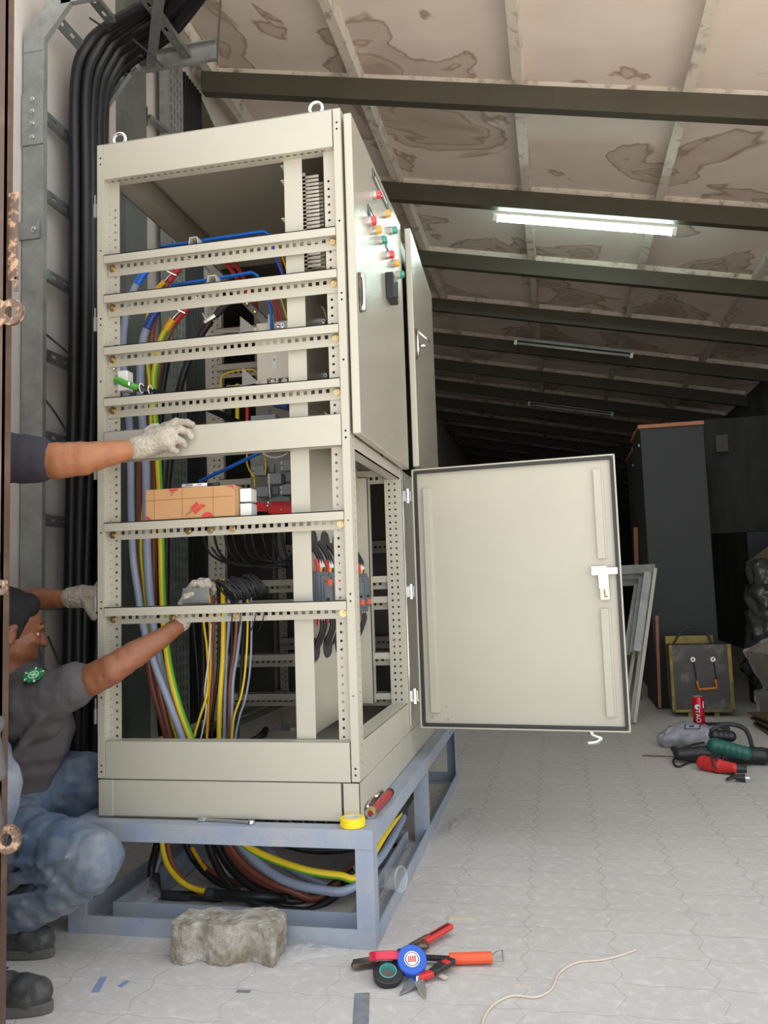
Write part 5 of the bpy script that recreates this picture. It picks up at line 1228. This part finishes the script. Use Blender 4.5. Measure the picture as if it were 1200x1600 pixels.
# ------------------------------------------------------------ the back of the hall
def big_cabinet(x0, x1, y0, y1, z1, label):
    t = thing('black_cupboard', label, 'cupboard', ((x0+x1)/2, (y0+y1)/2, 0))
    MB().box((x0, y0, 0), (x1, y1, z1-.03)).build('carcass', BLKPANEL, t, bevel=.004)
    MB().box((x0-.015, y0-.012, z1-.03), (x1+.005, y1, z1)).build('top_edge', WOODE, t, bevel=.004)
    MB().ball((x0-.006, y0+.06, z1*.93), .012, 8).build('knob', ALU, t)
    return t
big_cabinet(1.235, 1.690, 4.12, 4.75, (1.515,4.120,2.110)[2], 'nearer tall black cupboard with a wooden top edge at the back right')
big_cabinet(1.30, 1.62, 5.35, 6.1, (1.273,5.350,2.130)[2], 'farther black cupboard behind the nearer one, partly behind the open door')
strip3 = lambda a, b, w_, d_, nm, m_, lab, cat: tag(MB().bar(a, b, w_, d_, up=(0,1,0)).build(nm, m_, loc=a), lab, cat)
strip3((1.235,3.950,.034), (1.253,3.950,.686), .02, .015, 'wood_strip', WOODE, 'reddish wood strip standing against the nearer black cupboard', 'wood strip')
strip3((1.157,4.600,-.033), (1.205,4.600,1.367), .03, .02, 'wood_strip', WOODE, 'reddish wood strip standing behind the leaning frames', 'wood strip')
for i, (bx_, by_, tx_, ty_, l) in enumerate(((990,1104,1024,888,'rightmost pale frame leaning beside the open door'), (984,1080,1016,897,'middle pale frame leaning beside the open door'), (970,1060,1009,908,'left pale frame leaning beside the open door'))):
    yb_ = 3.45+.07*i
    a = Vector((1.388,-3.352,.000)) if False else None
    A_ = Vector([(1.016,3.450,.116), (1.004,3.550,.182), (.963,3.650,.212)][i]); B_ = Vector([(1.242,3.750,1.023), (1.213,3.820,.985), (1.183,3.900,.936)][i])
    A_.z = .012
    f_ = thing('leaning_frame', l, 'frame', tuple(A_))
    MB().bar(A_, B_, .022, .022, up=(0,1,0)).build('stile', CREAM, f_)
    off = V(-.30,.10,0)
    MB().bar(A_+off, B_+off, .022, .022, up=(0,1,0)).build('stile', CREAM, f_)
    MB().bar(B_, B_+off, .06, .01, up=(0,1,0)).build('head_rail', GALVD, f_); MB().bar(A_, A_+off, .04, .01, up=(0,1,0)).build('foot_rail', GALVD, f_)
    MB().bar(A_.lerp(B_,.45)+off*.15, B_.lerp(A_,.02)+off*.15, .05, .004, up=(0,1,0)).build('plate', GALVD, f_)

# sooty metal box with orange handle
by = 3.75
b0 = (1.300,3.750,.037); b1 = (1.698,3.750,.045); b2 = (1.320,3.750,.490)
MBX = thing('metal_box', 'sooty metal box with yellow rim and orange handle standing at the back', 'box', ((b0[0]+b1[0])/2, by+.1, 0))
xa, xb, za, zb = b0[0], b1[0], b0[2], b2[2]
MB().box((xa, by, za), (xb, by+.16, zb)).build('shell', SOOT, MBX, bevel=.008)
m = MB()
for lo, hi in (((xa-.004,by-.006,za),(xa+.018,by+.02,zb)), ((xb-.022,by-.006,za),(xb+.004,by+.02,zb)), ((xa,by-.006,za-.004),(xb,by+.02,za+.014))): m.box(lo, hi)
m.build('rim', OLIVEY, MBX, bevel=.003)
MB().box((xa, by+.17, za+.05), (xb-.08, by+.20, zb+.05)).build('back_panel', OLIVEY, MBX)
hz = (1.532,3.750,.209)[2]; hx0 = (1.466,3.740,.236)[0]; hx1 = (1.590,3.740,.235)[0]
MB().tube([(hx0, by-.012, hz+.035), (hx0+.006, by-.03, hz-.018), (hx1-.004, by-.03, hz-.010), (hx1-.004, by-.012, hz+.045)], .0095, 8, smooth=False).build('handle', mat('faded orange grip', (.62,.20,.03), .5), MBX)
for xx in (hx0-.018, hx1-.012):
    MB().lathe([(.008,0),(.016,0),(.016,.018),(.008,.018)], (xx, by-.001, (1.461,3.750,.391)[2]), (0,-1,0), 12).build('catch', ALU, MBX)
    MB().tube([(xx+.004, by-.012, (1.460,3.750,.383)[2]), (xx+.012, by-.014, hz+.09), (xx+.016, by-.014, hz+.045)], .0035, 6).build('strap', BLACKP, MBX)
for xx in (xa+.10, xb-.13): MB().box((xx, by+.02, 0), (xx+.035, by+.14, za)).build('leg', OLIVEY, MBX)
tag(MB().tube([(1.325,3.800,.468), (1.389,3.850,.561), (1.497,3.900,.601), (1.580,3.900,.554), (1.596,3.850,.477)], .008, 6).build('hose_loop', RUBBER, smooth=True), 'black hose loop arching over the sooty metal box', 'hose')
# red can on a dark block
kz = (1.345,2.950,.081)
bl_ = tag(MB().box((kz[0]-.09, 2.90, 0), (kz[0]+.16, 3.06, kz[2]-.001)).build('dark_block', BLKPANEL, bevel=.004), 'low dark block carrying the red can', 'block')
cn = thing('drink_can', 'tall red drink can standing in front of the sooty metal box', 'can', tuple(kz))
hh = (1.353,2.950,.248)[2]-kz[2]
MB().lathe([(.0,0),(.028,0),(.0335,.006),(.0335,hh-.014),(.029,hh-.003),(.030,hh)], kz, Z, 24).build('can_wall', mat('red can paint', (.55,.01,.03), .25, .2), cn, smooth=True)
MB().lathe([(.030,hh),(.0275,hh-.003),(0,hh-.003)], kz, Z, 24).build('can_lid', ALU, cn)
kk = Vector(kz)+V(-.010,-.0345,0)
m = MB()
m.prism([(.015*math.cos(t), .015*math.sin(t)) for t in [2*PI*k/16 for k in range(16)]], kk+V(0,0,hh*.66), X, Z, (0,.006,0)); lg = m.build('logo', WHITEP, cn)
MB().prism([(.006+.007*math.cos(t), -.002+.006*math.sin(t)) for t in [2*PI*k/10 for k in range(10)]], kk+V(0,-.0006,hh*.66), X, Z, (0,.002,0)).build('logo_dot', INK, lg)
text('lettering', 'TAO', .036, kk+V(0,.001,hh*.34), (.05,0,-1), (1,0,.05), WHITEP, cn)
MB().box((kk.x+.026, kk.y+.010, kk.z+hh*.62), (kk.x+.037, kk.y+.014, kk.z+hh*.85)).build('can_label', WHITEP, cn)
# bag
c = Vector((1.245,2.720,.052)); m = MB()
m.ball((c.x, 2.74, .060), (.13,.10,.070), 18); m.ball((c.x+.10, 2.76, .055), (.12,.09,.060), 16); m.ball((c.x-.10, 2.72, .045), (.07,.08,.050), 14)
bag = m.build('plastic_bag', FILMG, remesh=.010, loc=(c.x, 2.74, 0)); disp(bag, .035, .05, 'crumple')
tag(bag, 'clear grey plastic bag of goods with a blue label on the floor', 'bag')
lb = MB().obox((c.x+.015, 2.635, .125), (.085, .045, .002), Matrix.Rotation(-.75, 3, 'X')).build('bag_label', BLUED, bag)
MB().obox((c.x+.015, 2.6325, .1272), (.072, .036, .002), Matrix.Rotation(-.75, 3, 'X')).build('label_paper', WHITEP, lb)
MB().obox((c.x+.010, 2.6305, .1290), (.026, .020, .002), Matrix.Rotation(-.75, 3, 'X')).build('label_print', BLUEP, lb)
# green tool
g0 = Vector((1.299,2.250,.096)); g1 = Vector((1.450,2.200,.053)); g0.z = max(g0.z,.07)
gt = thing('angle_grinder', 'green power tool with black body lying at the right behind the red drill', 'power tool', (g0.x, 2.25, 0))
m = MB(); m.cap((g0.x+.01,2.25,.095), (g1.x-.01,2.20,.070), .042, .036); m.build('casing', GREENP, gt, remesh=.006, sm=2)
m = MB(); m.cap((g0.x-.16,2.28,.045), (g0.x+.02,2.28,.050), .035, .045); m.cap((g0.x+.01,2.28,.05), (g1.x+.08,2.26,.045), .045, .045); m.cap((g0.x+.02,2.30,.14), (g0.x+.10,2.32,.13), .032, .030); m.cap((g1.x,2.25,.05), (g1.x+.16,2.3,.045), .04, .03)
m.build('body', BLACKP, gt, remesh=.006, sm=2)
MB().tube([(g0.x,2.3,.16), (g0.x+.08,2.33,.19), (g0.x+.18,2.36,.16), (g1.x+.06,2.36,.06)], .012, 8).build('cord', RUBBER, gt, smooth=True)
# red drill
d0 = Vector((1.231,2.127,.035)); d1 = Vector((1.330,2.018,.035))
dr = thing('power_drill', 'red power drill wrapped in its black cord, nearest of the power tools', 'power tool', (d0.x, d0.y, 0))
m = MB(); m.cap(d0, d0.lerp(d1,.6), .037, .036); m.cap(d0.lerp(d1,.6), d1+V(.02,0,0), .034, .026); m.build('casing', REDP, dr, remesh=.005, sm=1)
MB().cyl(d1+V(.025,0,0), d1+V(.075,-.01,-.003), .024, 12, r2=.018).build('chuck', BLACKP, dr, bevel=.002)
q_ = d0.lerp(d1, .45)
for dx in (-.006, .016, .045):
    MB().tube([q_+V(dx+.012*math.sin(t*2), .040*math.cos(t), .040*math.sin(t)) for t in [2*PI*k/14 for k in range(14)]], .006, 6, closed=True).build('cord', RUBBER, dr, smooth=True)
e0 = Vector((1.351,1.887,.020))
MB().tube([q_+V(.02,-.04,-.02), q_+V(.07,-.07,-.028), e0+V(-.06,.0,-.008), e0+V(-.02,0,0)], .0055, 6).build('cord', RUBBER, dr, smooth=True)
MB().cyl(e0+V(-.022,0,0), e0+V(.018,-.004,0), .012, 12, r2=.020).build('plug', BLACKP, dr)
for s_ in (-.008, .008): MB().cyl(e0+V(.018,-.004+s_,0), e0+V(.038,-.006+s_,0), .0028, 6).build('plug_pin', CHROME, dr)
MB().tube([(1.253,2.257,.030), (1.194,2.293,.006), (1.114,2.169,.006), (1.106,2.289,.006), (1.149,2.464,.010), (1.222,2.573,.030), (1.299,2.526,.060)], .006, 6).build('cord', RUBBER, dr, smooth=True)
MB().tube([(1.141,2.551,.020), (1.177,2.383,.020), (1.257,2.291,.020)], .016, 8).build('cord_bundle', RUBBER, dr, smooth=True)
tag(MB().cyl((.965,2.448,.005), (1.136,2.422,.005), .004, 6).build('steel_rod', DARKSTEEL), 'thin dark steel rod on the pavers left of the power tools', 'rod')

# wrapped cartons and clutter at the right
def carton(name, c, size, rz, ry, m_, label, cat='carton', film_=True):
    t = thing(name, label, cat, c)
    M = rotz(rz)@Matrix.Rotation(ry, 3, 'Y')
    MB().obox(c, size, M).build('carton', m_, t, bevel=.008)
    if film_:
        o = MB().obox(c, tuple(q+.02 for q in size), M).build('wrap', FILM, t)
        q = o.modifiers.new('s', 'SUBSURF'); q.subdivision_type = 'SIMPLE'; q.levels = q.render_levels = 4; disp(o, .035, .06, 'wrap_'+str(round(c[0]*100)))
    return t
DCARD = mat('dull brown carton', (.12,.07,.038), .7, var=.3, scale=5)
carton('wrapped_carton', (2.03, 3.30, .40), (.42, .40, .34), .25, -.42, DCARD, 'brown carton in clear wrap tilted at the right edge, upper one')
carton('wrapped_carton', (2.06, 3.32, .165), (.46, .44, .13), .20, -.12, DCARD, 'flatter wrapped carton under the tilted one at the right edge')
BN = ('lowest', 'second from the bottom', 'middle', 'second from the top', 'topmost')
for i in range(5):
    tag(MB().obox((2.02+.02*(i%2), 3.22, .012+.018*i), (.55,.45,.012), rotz(.05*i)).build('flat_board', DCARD, loc=(2.02,3.22,0)), 'flat brown board under the wrapped cartons, %s of its stack' % BN[i], 'board', 'flat boards under the cartons')
m = MB(); rnd = random.Random(3)
for i in range(9): m.ball((1.93+.30*rnd.random(), 4.05+.2*rnd.random(), .72+.24*rnd.random()), rnd.uniform(.08,.14), 10)
m.cap((2.0,4.1,.30), (2.05,4.1,.75), .16, .16)
o = m.build('plastic_heap', mat('grey plastic sheet', (.045,.045,.042), .22, bump=1.0, bscale=14), remesh=.02, loc=(2.0,4.1,0)); disp(o, .09, .08, 'heap'); tag(o, 'heap of crumpled grey plastic sheeting above the wrapped cartons', 'plastic sheet')
o = tag(MB().obox((2.28, 4.30, 1.12), (.62,.03,.26), Matrix.Rotation(-.62, 3, 'Y')).build('cardboard_sheet', mat('dim cardboard', (.10,.07,.03), .8, var=.2), loc=(2.28,4.3,1.12)), 'cardboard sheet leaning diagonally over the plastic heap', 'cardboard')
o = tag(MB().box((1.95, 4.28, 0), (2.75, 4.50, .98)).build('dark_crate', BLKPANEL, bevel=.01), 'large dark crate behind the plastic heap at the right', 'crate')
pn = tag(MB().obox((2.20, 4.9, 1.78), (.95, .03, .95), Matrix.Rotation(.0, 3, 'Y')).build('stained_board', mat('stained grey board', (.026,.028,.025), .85, col2=(.009,.009,.008), scale=7, stretch=(1,1,.2)), loc=(2.2,4.9,1.3)), 'stained grey board standing on the dark crate', 'board')
MB().box((2.1, 4.885, 0.98), (2.3, 4.915, 1.31)).build('board_foot', BLKPANEL, pn)
tag(MB().box(((1.905,4.850,2.007)[0], 4.85, (1.903,4.850,1.975)[2]), ((1.999,4.850,2.000)[0], 4.86, (1.912,4.850,2.113)[2])).build('notice', mat('dim notice', (.06,.056,.04), .8)), 'small dim notice hanging high beside the nearer black cupboard', 'notice')
